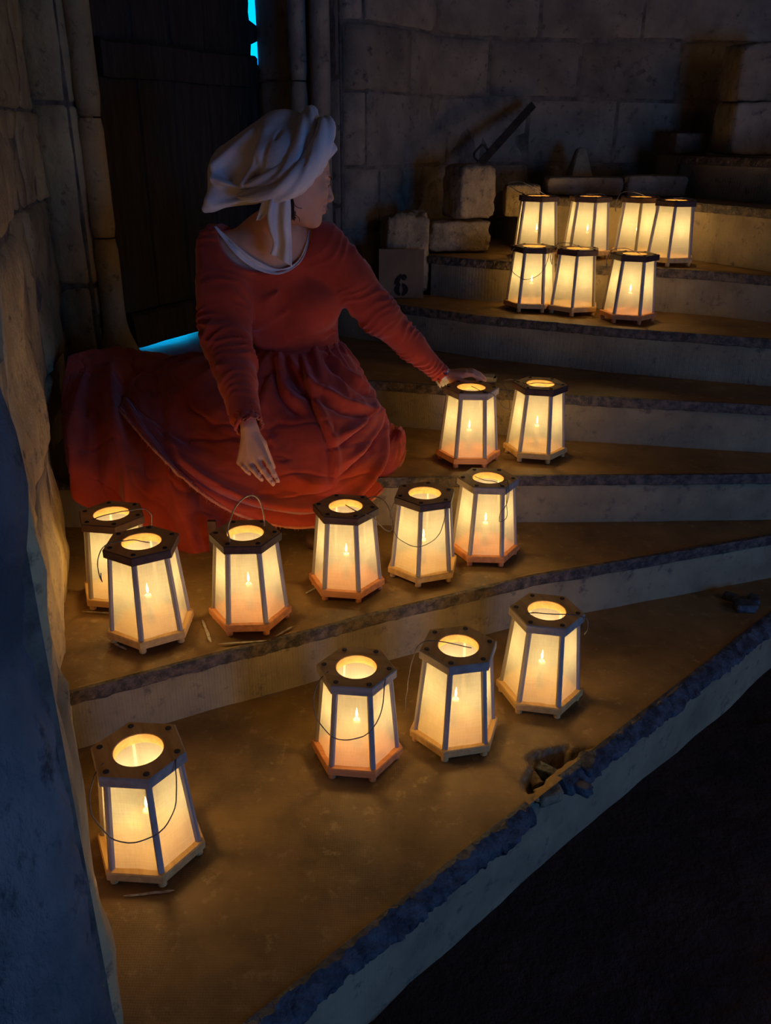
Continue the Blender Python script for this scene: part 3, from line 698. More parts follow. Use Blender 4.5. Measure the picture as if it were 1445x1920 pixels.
# ------------------------------------------------------------------ the seated woman
class Field:
    """signed distance field on a grid, filled primitive by primitive, meshed by surface nets"""
    def __init__(s, lo, hi, h):
        s.lo = np.array(lo, float); s.h = h; s.n = (np.ceil((np.array(hi)-s.lo)/h).astype(int)+1)
        s.F = np.full(tuple(s.n), .2, np.float32)
    def win(s, lo, hi):
        a = np.maximum(((np.array(lo)-s.lo)/s.h).astype(int), 0); b = np.minimum(((np.array(hi)-s.lo)/s.h).astype(int)+2, s.n)
        sl = tuple(slice(x, max(y, x)) for x, y in zip(a, b))
        g = np.meshgrid(*[(np.arange(x, max(y, x))*s.h+l).astype(np.float32) for x, y, l in zip(a, b, s.lo)], indexing='ij')
        return sl, g
    def blend(s, sl, d, k, sub=False):
        f = s.F[sl]
        if sub:
            d = -d; hh = np.clip(.5-.5*(f-d)/k, 0, 1) if k else (f < d)*1.; s.F[sl] = f*(1-hh)+d*hh+k*hh*(1-hh); return
        hh = np.clip(.5+.5*(d-f)/k, 0, 1); s.F[sl] = d*(1-hh)+f*hh-k*hh*(1-hh)
    def cone(s, a, b, ra, rb, k=.01, wr=None, sub=False, flat=None):
        a = np.array(a, float); b = np.array(b, float); r = max(ra, rb)+k+.02
        sl, (X, Y, Z) = s.win(np.minimum(a, b)-r, np.maximum(a, b)+r); ab = b-a; L = np.linalg.norm(ab); ax = ab/L
        px, py, pz = X-a[0], Y-a[1], Z-a[2]; t = px*ax[0]+py*ax[1]+pz*ax[2]; tc = np.clip(t/L, 0, 1)
        qx, qy, qz = px-ax[0]*tc*L, py-ax[1]*tc*L, pz-ax[2]*tc*L
        if flat is not None:   # squash along a direction: (dir, factor)
            fd = np.array(flat[0], float); fd /= np.linalg.norm(fd); c = (qx*fd[0]+qy*fd[1]+qz*fd[2])*(flat[1]-1)
            qx, qy, qz = qx+fd[0]*c, qy+fd[1]*c, qz+fd[2]*c
        d = np.sqrt(qx*qx+qy*qy+qz*qz)-(ra+(rb-ra)*tc)
        if wr is not None:
            amp, per, ph = wr; e1 = np.cross(ax, (0, 0, 1)); e1 /= np.linalg.norm(e1)+1e-9; e2 = np.cross(ax, e1)
            an = np.arctan2(qx*e2[0]+qy*e2[1]+qz*e2[2], qx*e1[0]+qy*e1[1]+qz*e1[2])
            w = np.sin(2*PI*t/per*.6+1.5*np.sin(an+ph)+1.1*np.sin(2*an+ph*2+t*20)+1.2*np.sin(t*43+ph)+.6*np.sin(3*an-t*31))
            w2 = np.clip(.5+.35*np.sin(an*1.0+ph*3+t*15)+.35*np.sin(2*an-ph+t*37), 0, 1.2)
            d = d-amp*w2*(1-np.abs(w))*1.6+amp*.6
        s.blend(sl, d.astype(np.float32), k, sub)
    def ell(s, c, r, ax=None, k=.01, sub=False):
        c = np.array(c, float); R = max(r)+k+.02; sl, (X, Y, Z) = s.win(c-R, c+R)
        A_ = np.eye(3) if ax is None else np.array([list(v) for v in ax])
        px, py, pz = X-c[0], Y-c[1], Z-c[2]
        q = [(px*A_[i][0]+py*A_[i][1]+pz*A_[i][2]) for i in range(3)]
        k0 = np.sqrt(sum((q[i]/r[i])**2 for i in range(3))); k1 = np.sqrt(sum((q[i]/r[i]**2)**2 for i in range(3)))+1e-9
        s.blend(sl, (k0*(k0-1)/k1).astype(np.float32), k, sub)
    def plane(s, c, n, k=.006, lo=None, hi=None):
        sl, (X, Y, Z) = s.win(s.lo if lo is None else lo, s.lo+s.n*s.h if hi is None else hi)
        d = (X-c[0])*n[0]+(Y-c[1])*n[1]+(Z-c[2])*n[2]
        s.blend(sl, (-d).astype(np.float32), k, True)
    def mesh(s):
        F = s.F; S_ = F < 0; n = s.n
        c = np.zeros(tuple(n-1), np.int8)
        for i in (0, 1):
            for j in (0, 1):
                for k in (0, 1): c += S_[i:n[0]-1+i, j:n[1]-1+j, k:n[2]-1+k]
        act = (c > 0) & (c < 8); I = np.argwhere(act); idx = np.full(act.shape, -1, np.int32); idx[act] = np.arange(len(I))
        acc = np.zeros((len(I), 3)); cnt = np.zeros(len(I)); cs = [(i, j, k) for i in (0, 1) for j in (0, 1) for k in (0, 1)]
        val = {q: F[I[:, 0]+q[0], I[:, 1]+q[1], I[:, 2]+q[2]].astype(float) for q in cs}
        for q in cs:
            for a in range(3):
                if q[a] == 0:
                    r = list(q); r[a] = 1; r = tuple(r); A_, B_ = val[q], val[r]; m = (A_ < 0) != (B_ < 0)
                    t = np.where(m, A_/np.where(m, A_-B_, 1), 0); p = np.array(q, float)[None].repeat(len(I), 0); p[:, a] = t
                    acc[m] += p[m]; cnt[m] += 1
        V = (I+acc/cnt[:, None])*s.h+s.lo; faces = []
        for a in range(3):
            b, c2 = [x for x in range(3) if x != a]
            lo = [slice(0, n[0]), slice(0, n[1]), slice(0, n[2])]
            s0 = list(lo); s1 = list(lo); s0[a] = slice(0, n[a]-1); s1[a] = slice(1, n[a])
            A_, B_ = S_[tuple(s0)], S_[tuple(s1)]; E = np.argwhere(A_ != B_)
            E = E[(E[:, b] > 0) & (E[:, c2] > 0) & (E[:, b] < n[b]-1) & (E[:, c2] < n[c2]-1)]
            fl_ = A_[E[:, 0], E[:, 1], E[:, 2]]
            def cell(db, dc):
                q = E.copy(); q[:, b] -= db; q[:, c2] -= dc; return idx[q[:, 0], q[:, 1], q[:, 2]]
            Q = np.stack([cell(1, 1), cell(0, 1), cell(0, 0), cell(1, 0)], 1)
            flip = fl_ if a != 1 else ~fl_
            Q[~flip] = Q[~flip][:, ::-1]; faces.append(Q)
        return V, np.concatenate(faces)
def from_np(name, V, Q, m, parent):
    me = bpy.data.meshes.new(name); me.vertices.add(len(V)); me.vertices.foreach_set('co', V.astype(np.float32).ravel())
    me.loops.add(len(Q)*4); me.loops.foreach_set('vertex_index', Q.astype(np.int32).ravel())
    me.polygons.add(len(Q)); me.polygons.foreach_set('loop_start', np.arange(0, len(Q)*4, 4, dtype=np.int32))
    me.update(calc_edges=True); me.validate(); me.polygons.foreach_set('use_smooth', [True]*len(me.polygons)); me.materials.append(m)
    o = bpy.data.objects.new(name, me); COL.objects.link(o); o.parent = parent; return o

person = empty('person', (0, 0, 0))
tag(person, 'seated woman in a long red dress and white turban, reaching toward a lantern', 'person')
# joints, read along the view rays at their real distances
Hc = at(560, 338, 2.70); Nt = at(535, 402, 2.76); Nb = at(500, 448, 2.84)
SR = at(415, 470, 2.80); ER = at(425, 640, 2.64); WR = at(467, 800, 2.35)
SL = at(606, 462, 2.82); EL = at(712, 592, 2.83); WL = at(832, 707, 2.915)
C1 = at(512, 510, 2.88); C2 = at(545, 590, 2.90); WA = at(562, 655, 2.94); PV = at(565, 770, 2.98)
KR = at(345, 760, 2.80); AR = Vector((-.42, 2.66, .46)); KL = at(630, 770, 2.76); AL = Vector((-.20, 2.53, .27))
yaw, pit = .22, .27
hf = Vector((math.cos(pit)*math.cos(yaw), math.cos(pit)*math.sin(yaw), -math.sin(pit)))
hl = Vector((-math.sin(yaw), math.cos(yaw), 0)); hu = hf.cross(hl); roll_h = -.10
hl, hu = (hl*math.cos(roll_h)+hu*math.sin(roll_h)), (hu*math.cos(roll_h)-hl*math.sin(roll_h))
def hd(f, u, l=0): return Hc+hf*f+hu*u+hl*l
HA = (hf, hl, hu)

B = Field((-.80, 2.16, .22), (.36, 3.20, 1.44), .0045)
B.ell(hd(-.012, .035), (.096, .075, .088), HA, .01)
B.ell(hd(.030, -.035), (.058, .060, .082), HA, .03)
B.cone(hd(.0, -.072), hd(.062, -.095), .048, .026, .03, flat=(hl, .95))
B.ell(hd(.072, -.100), (.016, .020, .015), HA, .018)
for sg_ in (-1, 1):
    B.ell(hd(.062, -.022, .036*sg_), (.026, .024, .024), HA, .022)
    B.ell(hd(.091, .012, .031*sg_), (.016, .018, .012), HA, .012, sub=True)
    B.ell(hd(.076, .010, .031*sg_), (.0125, .0135, .010), HA, .004)
    B.cone(hd(.084, .028, .014*sg_), hd(.074, .032, .044*sg_), .007, .005, .012)
    B.ell(hd(.100, -.030, .010*sg_), (.010, .008, .007), HA, .005)
    B.ell(hd(-.01, -.01, .074*sg_), (.016, .006, .026), HA, .006)
B.cone(hd(.087, .014), hd(.106, -.024), .0065, .0095, .010)
B.cone(hd(.091, -.036), hd(.086, -.060), .008, .010, .008); B.ell(hd(.093, -.058), (.010, .021, .0055), HA, .005); B.ell(hd(.090, -.069), (.010, .018, .006), HA, .005)
B.cone(Hc+hu*-.05-hf*.02, Nb, .052, .060, .035); B.cone(Nb, C1, .075, .115, .06, flat=((0, 1, 0), 1.1))
B.cone(SR+Vector((.05, 0, -.01)), SL+Vector((-.05, 0, -.01)), .070, .070, .06)
B.cone(C1, C2, .122, .12, .05, flat=((0, 1, 0), 1.15)); B.cone(C2, WA, .12, .11, .05, flat=((0, 1, 0), 1.1)); B.cone(WA, PV, .115, .14, .05)
B.cone(C1+Vector((-.07, -.03, .015)), C1+Vector((.05, -.03, .015)), .080, .080, .05)
for a, b, ra, rb in ((SR, ER, .058, .045), (ER, WR, .044, .025), (SL, EL, .056, .043), (EL, WL, .042, .025), (PV+Vector((-.08, 0, 0)), KR, .09, .06), (KR, AR, .055, .036), (PV+Vector((.08, 0, 0)), KL, .09, .06), (KL, AL, .055, .034)):
    B.cone(a, b, ra, rb, .03)
B.cone(AR, AR+Vector((-.15, -.02, .0)), .034, .022, .02); B.cone(AL, AL+Vector((.03, -.05, -.03)), .034, .024, .02)
def hand(knk, tips, wrist, bend, th, pr, pf=.0085):
    """palm fan of four metacarpals, four three-jointed fingers and a thumb"""
    for i in range(4):
        B.cone(wrist.lerp(knk[i], .12), knk[i], .0185 if i < 3 else .0165, .0112, .012)
    for i in range(3): B.cone(wrist.lerp((knk[i]+knk[i+1])/2, .55), (knk[i]+knk[i+1])/2, .013, .009, .008)
    for i in range(4):
        k, t = knk[i], tips[i]; r = [pf, pf*1.03, pf*.97, pf*.84][i]
        p1 = k.lerp(t, .42)+bend*1.0; p2 = k.lerp(t, .74)+bend*.8
        B.cone(k, p1, r*1.18, r, .004); B.cone(p1, p2, r, r*.9, .003); B.cone(p2, t, r*.9, r*.74, .003)
    B.cone(wrist.lerp(th[0], .3), th[0], .016, .013, .010); B.cone(th[0], th[1], .0125, .0105, .004); B.cone(th[1], th[2], .0105, .008, .003)
hand([at(495, 853, 2.30), at(480, 862, 2.295), at(464, 867, 2.30), at(450, 867, 2.315)], [at(521, 902, 2.27), at(512, 908, 2.26), at(491, 900, 2.265), at(468, 889, 2.28)], WR, Vector((0, -.009, .004)),
     [at(492, 832, 2.345), at(503, 858, 2.36), at(512, 876, 2.355)], 0)
hand([at(873, 702, 2.875), at(872, 698, 2.900), at(870, 696, 2.925), at(865, 696, 2.945)], [at(903, 717, 2.860), at(909, 713, 2.885), at(908, 709, 2.913), at(900, 705, 2.935)], WL, Vector((0, 0, .012)),
     [at(856, 713, 2.875), at(872, 718, 2.850), at(886, 720, 2.845)], 0)
V, Q = B.mesh(); body = from_np('body', V, Q, skin, person)

# dress bodice with sleeves
D = Field((-.84, 2.28, .50), (.28, 3.20, 1.30), .005)
D.cone(C1, C2, .152, .150, .05, flat=((0, 1, 0), 1.12)); D.cone(C2, WA, .150, .128, .05, flat=((0, 1, 0), 1.06)); D.cone(WA, PV, .128, .165, .05)
D.cone(SR+Vector((.05, 0, -.015)), SL+Vector((-.05, 0, -.015)), .080, .080, .06)
D.cone(Nb+Vector((0, 0, -.03)), C1, .098, .130, .06)
D.ell(at(478, 570, 2.80), (.088, .085, .080), None, .05); D.ell(at(590, 572, 2.80), (.088, .085, .080), None, .05)
D.cone(SR, SR.lerp(ER, .5), .084, .088, .04, wr=(0.0054, .06, 1)); D.cone(SR.lerp(ER, .45), ER, .088, .082, .02, wr=(0.0095, .045, 2)); D.cone(ER, ER.lerp(WR, .5), .080, .062, .02, wr=(0.0095, .040, 3)); D.cone(ER.lerp(WR, .5), ER.lerp(WR, .97), .060, .044, .015, wr=(0.0054, .045, 4))
D.cone(SL, SL.lerp(EL, .5), .078, .074, .04, wr=(0.0054, .05, 5)); D.cone(SL.lerp(EL, .5), EL, .074, .068, .02, wr=(0.0074, .036, 6)); D.cone(EL, EL.lerp(WL, .5), .066, .050, .02, wr=(0.0081, .033, 7)); D.cone(EL.lerp(WL, .5), EL.lerp(WL, .95), .050, .034, .015, wr=(0.0061, .030, 8))
# bodice folds: drag lines from the arm pits and under the bust
for a, b, r in ((at(455, 590, 2.735), at(520, 548, 2.725), .004), (at(470, 618, 2.75), at(535, 585, 2.74), .004), (at(640, 560, 2.83), at(600, 610, 2.765), .008), (at(560, 640, 2.80), at(630, 622, 2.82), .007), (at(625, 470, 2.76), at(632, 560, 2.79), .006), (at(440, 520, 2.73), at(455, 600, 2.73), .008)):
    D.cone(a, b, r, r*.5, .022)
# neckline opening
D.ell(at(493, 425, 2.72), (.150, .24, .138), None, .008, sub=True)
# hollow cuffs
for e, w, r in ((ER, WR, .037), (EL, WL, .028)): D.cone(e.lerp(w, .90), e.lerp(w, 1.2), r, r, .003, sub=True)
V, Q = D.mesh(); bodice = from_np('dress_bodice', V, Q, red, person)

# turban
T = Field((-.72, 2.48, 1.12), (.0, 3.04, 1.56), .004)
T.cone(at(445, 322, 2.86), at(535, 287, 2.80), .088, .122, .05); T.ell(hd(-.012, .038), (.112, .090, .104), HA, .03)
T.cone(at(425, 345, 2.84), at(397, 378, 2.80), .062, .022, .03); T.cone(at(470, 355, 2.80), at(400, 380, 2.80), .045, .016, .03)
T.cone(at(575, 275, 2.74), at(606, 290, 2.70), .070, .045, .03)
for a, b, r, k in ((at(398, 335, 2.77), at(450, 352, 2.72), .008, .04), (at(458, 345, 2.70), at(490, 290, 2.685), .012, .035), (at(490, 290, 2.685), at(500, 250, 2.71), .010, .04), (at(500, 330, 2.66), at(545, 290, 2.645), .012, .02), (at(400, 310, 2.78), at(470, 250, 2.75), .010, .03), (at(385, 392, 2.80), at(470, 372, 2.74), .012, .015)):
    T.cone(a, b, r, r*.5, k)
for a, b, r in ((at(447, 352, 2.672), at(478, 300, 2.668), .006), (at(410, 330, 2.74), at(425, 300, 2.74), .004), (at(520, 262, 2.66), at(528, 225, 2.69), .005), (at(486, 315, 2.64), at(500, 268, 2.655), .007), (at(398, 345, 2.755), at(440, 368, 2.70), .006), (at(460, 330, 2.66), at(535, 330, 2.62), .006)):
    T.cone(a, b, r, r*.4, .012, sub=True)
fe = at(584, 334, 2.70); fn = (at(610, 362, 2.70)-fe).normalized()
T.plane(fe, fn, .006, lo=at(500, 470, 2.45)+Vector((-.0, -.3, 0)))
V, Q = T.mesh(); turban = from_np('turban', V, Q, linen, person)
def roll(name, P, rads, turns, ph):
    C_ = catmull([tuple(p) for p in P], 70); R_s = catmull([(r,) for r in rads], 70); seg = 26; vs = []; up = Vector((0, -1, 0))
    for i, p in enumerate(C_):
        p = Vector(p); t = Vector(C_[min(i+1, 69)])-Vector(C_[max(i-1, 0)]); t.normalize(); a = up-t*up.dot(t); a.normalize(); b = t.cross(a); up = a
        e = min(1, i/5, (69-i)/5)**.5
        for k in range(seg):
            w = 2*PI*k/seg; x = i/69
            r = R_s[i][0]*e*(1.03-.30*abs(math.sin(1.5*w+ph+turns*x*PI))**8+.06*math.sin(5*w+4*turns*x*PI)+.035*math.sin(11*w+7*turns*x*PI)+.09*noise.noise(Vector((math.cos(w)*1.6, math.sin(w)*1.6, x*7+ph))))
            vs.append(p+(a*math.cos(w)+b*math.sin(w))*max(r, .0005))
    return link(name, vs, [(i*seg+k, i*seg+(k+1) % seg, (i+1)*seg+(k+1) % seg, (i+1)*seg+k) for i in range(69) for k in range(seg)], linen, turban, smooth=True)
roll('twisted_roll', [at(448, 348, 2.73), at(490, 345, 2.665), at(535, 325, 2.625), at(562, 285, 2.635), at(577, 245, 2.67), at(581, 215, 2.74), at(575, 215, 2.80)], [.012, .024, .032, .033, .030, .026, .014], 2.2, 0)
roll('twisted_roll', [at(442, 368, 2.73), at(490, 366, 2.65), at(540, 352, 2.60), at(580, 315, 2.595), at(602, 270, 2.615), at(612, 237, 2.67), at(605, 225, 2.75)], [.012, .024, .032, .034, .032, .027, .014], 2.4, 1.5)
def strip(name, rows, m, parent, nu=40, nv=14, fold=.006, nf=2.5, seed=0, thick=.0015, edge=0):
    """cloth strip through rows of (left, right) points"""
    L_ = catmull([tuple(r[0]) for r in rows], nu); R_s = catmull([tuple(r[1]) for r in rows], nu); V = []
    for i in range(nu):
        for j in range(nv):
            t = j/(nv-1); p = Vector(L_[i]).lerp(Vector(R_s[i]), t); x = i/(nu-1)
            V.append(p+Vector((0, -1, 0))*fold*(math.sin(t*nf*2*PI+seed+x*1.5)+.5*noise.noise(Vector((x*3, t*3, seed))))+Vector((0, 0, edge*noise.noise(Vector((t*9, seed, 0)))*(x > .98))))
    o = link(name, V, grid_faces(nu, nv), m, parent, smooth=True)
    md = o.modifiers.new('thick', 'SOLIDIFY'); md.thickness = thick; return o
strip('scarf_tail', [(at(508, 365, 2.62), at(543, 360, 2.60)), (at(500, 400, 2.62), at(545, 390, 2.59)), (at(504, 430, 2.63), at(545, 425, 2.60)), (at(512, 455, 2.65), at(546, 460, 2.61)), (at(507, 476, 2.66), at(546, 500, 2.62))], linen, turban, fold=.007, nf=1.6)
strip('scarf_tail', [(at(495, 368, 2.64), at(520, 368, 2.63)), (at(486, 392, 2.65), at(506, 395, 2.64)), (at(480, 414, 2.66), at(487, 412, 2.65))], linen, turban, nu=16, fold=.003, nf=1)

# things laid onto the surfaces just built
from mathutils.bvhtree import BVHTree
def bvh(*obs):
    V = []; P = []
    for o in obs:
        k = len(V); V += [v.co.copy() for v in o.data.vertices]; P += [[i+k for i in p.vertices] for p in o.data.polygons]
    return BVHTree.FromPolygons(V, P)
TR = bvh(bodice, body); eye0 = Vector((0, 0, ZC))
def hit(u, v, off=.003, tree=None):
    d = (at(u, v, 1)-eye0).normalized(); h = (tree or TR).ray_cast(eye0, d); return h[0]-d*off if h[0] else at(u, v, 2.8)
nl = [(399, 424), (414, 446), (436, 474), (460, 496), (490, 511), (520, 516), (546, 508), (566, 490), (578, 462), (583, 432)]
rows = []
for i, (u, v) in enumerate(nl):
    cx, cy = 496, 432; w = [.05, .14, .20, .22, .20, .14, .09, .07, .06, .04][i]
    rows.append((hit(u-(u-cx)*.02, v-(v-cy)*.02, .006), hit(u-(u-cx)*w*1.15, v-(v-cy)*w*1.15, .006)))
strip('chemise_collar', rows, linen, person, nu=80, nv=9, fold=.003, nf=1.3, thick=.002)
def cuff(name, w, d, r, ln, m):
    d = d.normalized(); a = d.orthogonal().normalized(); b = d.cross(a); V = []; n = 72; nr = 6
    for j in range(nr):
        for k in range(n):
            an = 2*PI*k/n; x = j/(nr-1); q = r*(1+.22*x)+.0035*x*math.sin(an*14)+.002*x*noise.noise(Vector((k*.8, j, 0)))
            V.append(w+d*(ln*(x-.4)+.0025*x*math.sin(an*23))+(a*math.cos(an)+b*math.sin(an))*q)
    o = link(name, V, [(j*n+k, j*n+(k+1) % n, (j+1)*n+(k+1) % n, (j+1)*n+k) for j in range(nr-1) for k in range(n)], m, person, smooth=True)
    md = o.modifiers.new('thick', 'SOLIDIFY'); md.thickness = .0015; return o
tag(cuff('lace_cuff', EL.lerp(WL, .97), WL-EL, .0285, .034, linen), 'cream lace cuff')
tag(cuff('lace_cuff', ER.lerp(WR, .975), WR-ER, .034, .018, fray_m), 'short frayed cuff')
TB = bvh(body)
eb = [hd(.098, .024, -.012), hd(.094, .031, -.026), hd(.078, .029, -.046)]
def onface(p, off=.0008):
    loc, nrm, i_, d_ = TB.find_nearest(p); return loc+nrm*off
v, f = tube([onface(Vector(q)) for q in catmull([tuple(e) for e in eb], 9)], [.0012, .002, .0026, .0028, .0027, .0024, .002, .0015, .0008], 6); link('eyebrow', v, f, hair_m, person, smooth=True)
v, f = tube([onface(Vector(q), .0006) for q in catmull([tuple(hd(.094, .004, -.018)), tuple(hd(.093, .010, -.028)), tuple(hd(.085, .004, -.043))], 9)], [.0006, .0014, .0018, .0019, .0018, .0017, .0014, .001, .0006], 6); link('eyelashes', v, f, hair_m, person, smooth=True)
for q in ((-.057, .0045), (-.069, .005)):
    pts = [onface(hd(.11, q[0]-.002*abs(l)/.018, l), -.0022) for l in (-.022, -.016, -.008, 0, .008, .016, .022)]
    v, f = tube(pts, [.0012, .003, .0042, .0045, .0042, .003, .0012], 8); link('lip', v, f, lip_m, person, smooth=True)
parts = []
for i in range(60):
    s = random.random(); c = [hit(540+s*8+random.uniform(-3, 3), 366+random.uniform(-3, 3), .004), hit(548+random.uniform(-4, 3), 382, .006), hit(545+random.uniform(-4, 6), 394+random.uniform(-4, 8), .005), hit(549+random.uniform(-6, 6), 402+random.uniform(-6, 12), .003)]
    parts.append(tube(catmull([tuple(q) for q in c], 8), .0009, 4))
for c in ([(549, 372), (553, 385), (560, 390), (566, 391)], [(548, 390), (553, 402), (560, 408), (562, 416)]):
    parts.append(tube(catmull([tuple(hit(*q, .002)) for q in c], 12), .0009, 4))
v, f = join(parts); tag(link('hair', v, f, hair_m, person), None, None, None, 'stuff')
# fingernails of the hanging hand
for u, v_, y in ((519, 899, 2.2655), (510, 904, 2.255), (489.5, 897, 2.26), (467, 886, 2.275)):
    c = hit(u, v_, .0, TB); v, f = tube([c+Vector((-.001, 0, .004)), c+Vector((0, -.0008, 0)), c+Vector((.001, 0, -.004))], [.002, .0036, .002], 8); link('fingernail', v, f, linen if 0 else skin, person, smooth=True)

# skirts
def cloth(name, rows, nu, nv, disp, m, thick=.004):
    """bicubic sheet through a grid of control points, rows run from waist to hem"""
    cols = [catmull([tuple(p) for p in r], nu) for r in rows]; G = np.zeros((nu, nv, 3))
    for i in range(nu): G[i] = np.array(catmull([c[i] for c in cols], nv))
    du = np.gradient(G, axis=0); dv = np.gradient(G, axis=1); N_ = np.cross(du, dv); N_ /= np.linalg.norm(N_, axis=2, keepdims=True)+1e-9
    if (N_[..., 1].mean() > 0): N_ = -N_
    s, t = np.meshgrid(np.linspace(0, 1, nu), np.linspace(0, 1, nv), indexing='ij')
    G = G+N_*disp(s, t)[..., None]
    for i in range(nu):
        for j in range(nv): G[i, j] += N_[i, j]*(.007*fbm((s[i, j]*7+3, t[i, j]*5, len(name)), 4)-.006*max(0, 1-abs(fbm((s[i, j]*4+9, t[i, j]*5, len(name)*3), 3))*7))
    o = link(name, G.reshape(-1, 3).tolist(), grid_faces(nu, nv), m, person, smooth=True)
    md = o.modifiers.new('thick', 'SOLIDIFY'); md.thickness = thick; return o, G
def crease(s, t, P, w, a):
    """ridge of height a and half width w along a polyline in (s, t)"""
    d = np.full(s.shape, 9.); K = np.zeros(s.shape); m = len(P)-1
    for i in range(m):
        (a0, b0), (a1, b1) = P[i], P[i+1]; L2 = (a1-a0)**2+(b1-b0)**2; q = np.clip(((s-a0)*(a1-a0)+(t-b0)*(b1-b0))/L2, 0, 1)
        e = np.hypot(s-a0-q*(a1-a0), t-b0-q*(b1-b0)); k = e < d; d = np.where(k, e, d); K = np.where(k, (i+q)/m, K)
    return a*np.exp(-(d/w)**1.5)*np.clip(np.minimum(K, 1-K)*5+.25, 0, 1)
def disp_over(s, t):
    h = .014*np.clip(1-t*2.3, 0, 1)*(1-1.6*np.abs(np.sin(PI*(9*s+.9*np.sin(7*s)+.5*t))))+.004*np.clip(1-t*2, 0, 1)*np.sin(2*PI*(12*s+1.4*np.sin(6*s)+.8*t))          # gathers at the waist
    h += .007*np.sin(2*PI*(3.2*s-1.0*t+.35*np.sin(5*t+2)))*np.clip(t*1.4, .2, 1)
    for P, w, a in (([(.58, .06), (.61, .30), (.65, .55), (.645, .76)], .013, .026), ([(.46, .05), (.50, .20), (.57, .33)], .020, .030), ([(.52, .06), (.58, .20), (.70, .34), (.84, .42)], .022, .030),
                    ([(.70, .06), (.80, .22), (.90, .30)], .020, .022), ([(.68, .66), (.80, .62), (.90, .54), (.96, .42)], .025, .024), ([(.66, .52), (.77, .48), (.88, .40), (.95, .28)], .022, .026),
                    ([(.30, .76), (.44, .83), (.58, .87), (.72, .86), (.83, .78), (.91, .64), (.96, .50)], .034, .042), ([(.40, .30), (.46, .52), (.55, .70), (.66, .80)], .030, .016),
                    ([(.40, .05), (.38, .22), (.33, .42)], .025, .018), ([(.88, .97), (.92, .84), (.97, .74)], .03, .03), ([(.20, .30), (.22, .6), (.30, .9)], .04, .016), ([(.45, .10), (.44, .35), (.50, .55)], .018, .014)):
        h += crease(s, t, P, w, a)
        h -= crease(s, t, [(x-.012, y+w*1.9) for x, y in P], w*.8, a*.75)
    return h
def disp_under(s, t):
    h = .020*np.sin(2*PI*(3.6*s+.25*np.sin(3*t)-.5*t))*np.clip(t*1.6, .1, 1)+.008*np.sin(2*PI*(8.3*s+.9*t))*np.clip(t*1.5-.2, 0, 1)
    for P, w, a in (([(.30, .15), (.34, .5), (.45, .98)], .03, .03), ([(.16, .2), (.12, .6), (.16, 1)], .03, .03), ([(.55, .3), (.58, .6), (.68, 1)], .03, .026), ([(0, .92), (.1, .97), (.22, .9)], .04, .012)):
        h += crease(s, t, P, w, a)
    return h
def G_(rows): return [[at(*q) for q in r] for r in rows]
under, GU = cloth('underskirt', G_([
 [(128, 668, 3.0), (180, 654, 3.12), (240, 653, 3.24), (300, 663, 3.28), (380, 690, 3.15), (460, 700, 3.0)],
 [(119, 720, 2.88), (170, 712, 2.93), (240, 716, 2.95), (312, 725, 2.92), (400, 760, 2.83), (480, 790, 2.78)],
 [(117, 790, 2.72), (165, 795, 2.66), (240, 808, 2.64), (315, 820, 2.66), (400, 850, 2.62), (490, 870, 2.62)],
 [(120, 862, 2.54), (163, 880, 2.49), (238, 900, 2.48), (315, 925, 2.48), (400, 945, 2.50), (500, 955, 2.55)],
 [(140, 915, 2.48), (172, 950, 2.46), (250, 992, 2.44), (335, 1042, 2.385), (425, 1025, 2.44), (520, 1003, 2.52)]]), 150, 110, disp_under, red_u)
over, GO = cloth('overskirt', G_([
 [(430, 680, 3.02), (462, 660, 2.90), (500, 652, 2.84), (540, 650, 2.82), (590, 646, 2.83), (622, 642, 2.89), (640, 642, 3.0)],
 [(330, 668, 3.05), (378, 682, 2.86), (450, 712, 2.70), (530, 722, 2.66), (612, 712, 2.67), (662, 705, 2.78), (684, 700, 2.98)],
 [(262, 702, 2.96), (310, 738, 2.74), (410, 788, 2.56), (520, 795, 2.54), (628, 780, 2.57), (692, 765, 2.71), (702, 745, 2.95)],
 [(240, 738, 2.85), (288, 795, 2.60), (395, 850, 2.46), (520, 865, 2.45), (635, 850, 2.51), (700, 815, 2.68), (728, 795, 2.92)],
 [(230, 756, 2.76), (285, 822, 2.51), (382, 900, 2.40), (510, 932, 2.38), (640, 915, 2.48), (722, 862, 2.64), (752, 808, 2.88)],
 [(222, 768, 2.70), (292, 842, 2.46), (385, 930, 2.37), (510, 985, 2.37), (645, 975, 2.47), (732, 905, 2.62), (758, 835, 2.84)]]), 200, 150, disp_over, red)
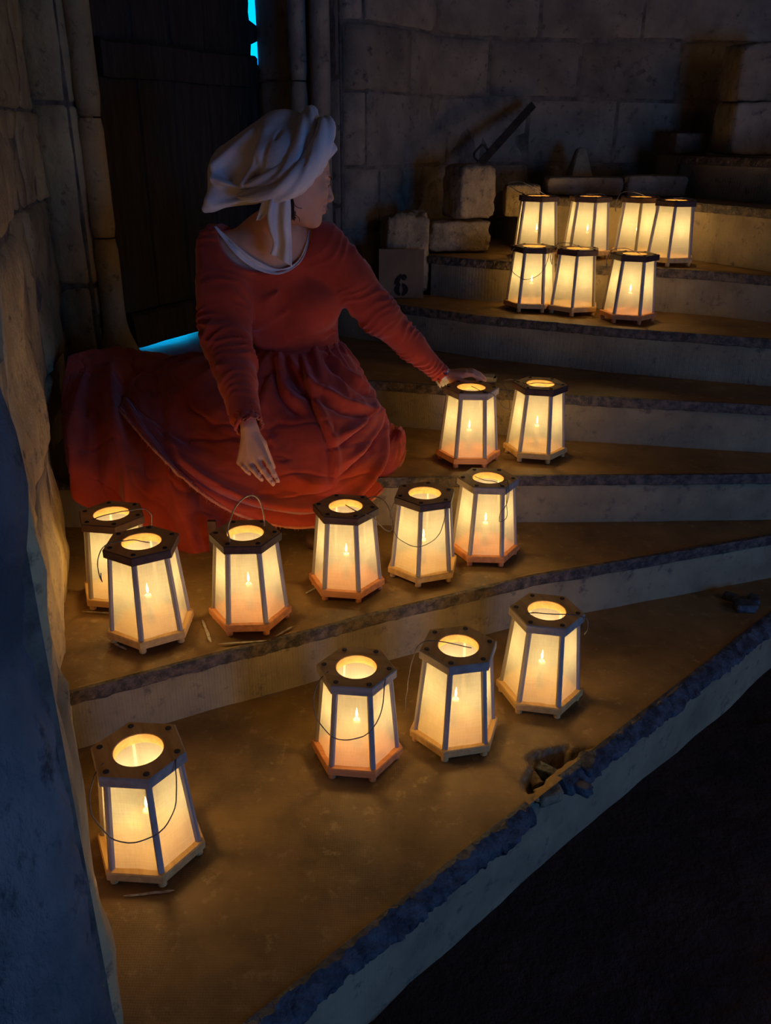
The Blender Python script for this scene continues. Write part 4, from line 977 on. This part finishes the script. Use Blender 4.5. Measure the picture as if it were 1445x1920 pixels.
# frayed hem of the overskirt
parts = []; hem = [Vector(GO[i, -1]) for i in range(200)]
v, f = tube([h+Vector((0, -.003, 0)) for h in hem], [.0042+.002*noise.noise(Vector((i*.35, 0, 0))) for i in range(200)], 7); parts.append((v, f))
for q in range(420):
    i = random.randint(0, 132); p = hem[i]+Vector((0, -.004, 0)); e = p+Vector((random.uniform(-.010, .010), random.uniform(-.008, .002), random.uniform(-.014, .010)))
    parts.append(tube([p, p.lerp(e, .5)+Vector((0, 0, random.uniform(-.003, .003))), e], [.0007, .0006, .0002], 3))
v, f = join(parts); tag(link('frayed_hem', v, f, fray_m, person), 'orange frayed edge of the overskirt')
# waist seam
pts = [hit(u, v, .002, bvh(bodice)) for u, v in ((500, 664), (520, 664), (545, 662), (570, 659), (600, 655), (622, 651), (634, 648))]
v, f = tube(catmull([tuple(p) for p in pts], 40), .006, 8); link('waist_seam', v, f, red, person, smooth=True)
# shoe showing under the hem
V = []; n = 26; seg = 16; p0 = Vector((-.24, 2.44, .183)); p1 = Vector((-.12, 2.405, .183)); dv = (p1-p0).normalized(); sd = Vector((-dv.y, dv.x, 0))
for i in range(n):
    x = i/(n-1); wd = .036*math.sqrt(max(0, 1-(2*x-1)**4))*(1-.25*x)+.002; ht = (.050*(1-x)+.026*x)*max(.1, (1-x**6))
    for k in range(seg):
        a = 2*PI*k/seg; zz = math.sin(a); V.append(p0.lerp(p1, x)+dv*(x-.5)*.03+sd*math.cos(a)*wd+Vector((0, 0, max(0, ht*(.5+.5*zz)) if zz > -.6 else 0)))
link('shoe', V, [(i*seg+k, i*seg+(k+1) % seg, (i+1)*seg+(k+1) % seg, (i+1)*seg+k) for i in range(n-1) for k in range(seg)]+[tuple(range(seg))[::-1], tuple((n-1)*seg+k for k in range(seg))], leather, person, smooth=True)
# brown wooden leg standing below the hem
bt = empty('wooden_prop', (-.545, 2.392, .1835)); tag(bt, 'short brown wooden leg standing upright under the red hem', 'wooden prop')
v, f = join([box((0, 0, .055), (.026, .014, .11)), box((0, 0, .002), (.026, .018, .004))]); link('upright', v, f, leather, bt)
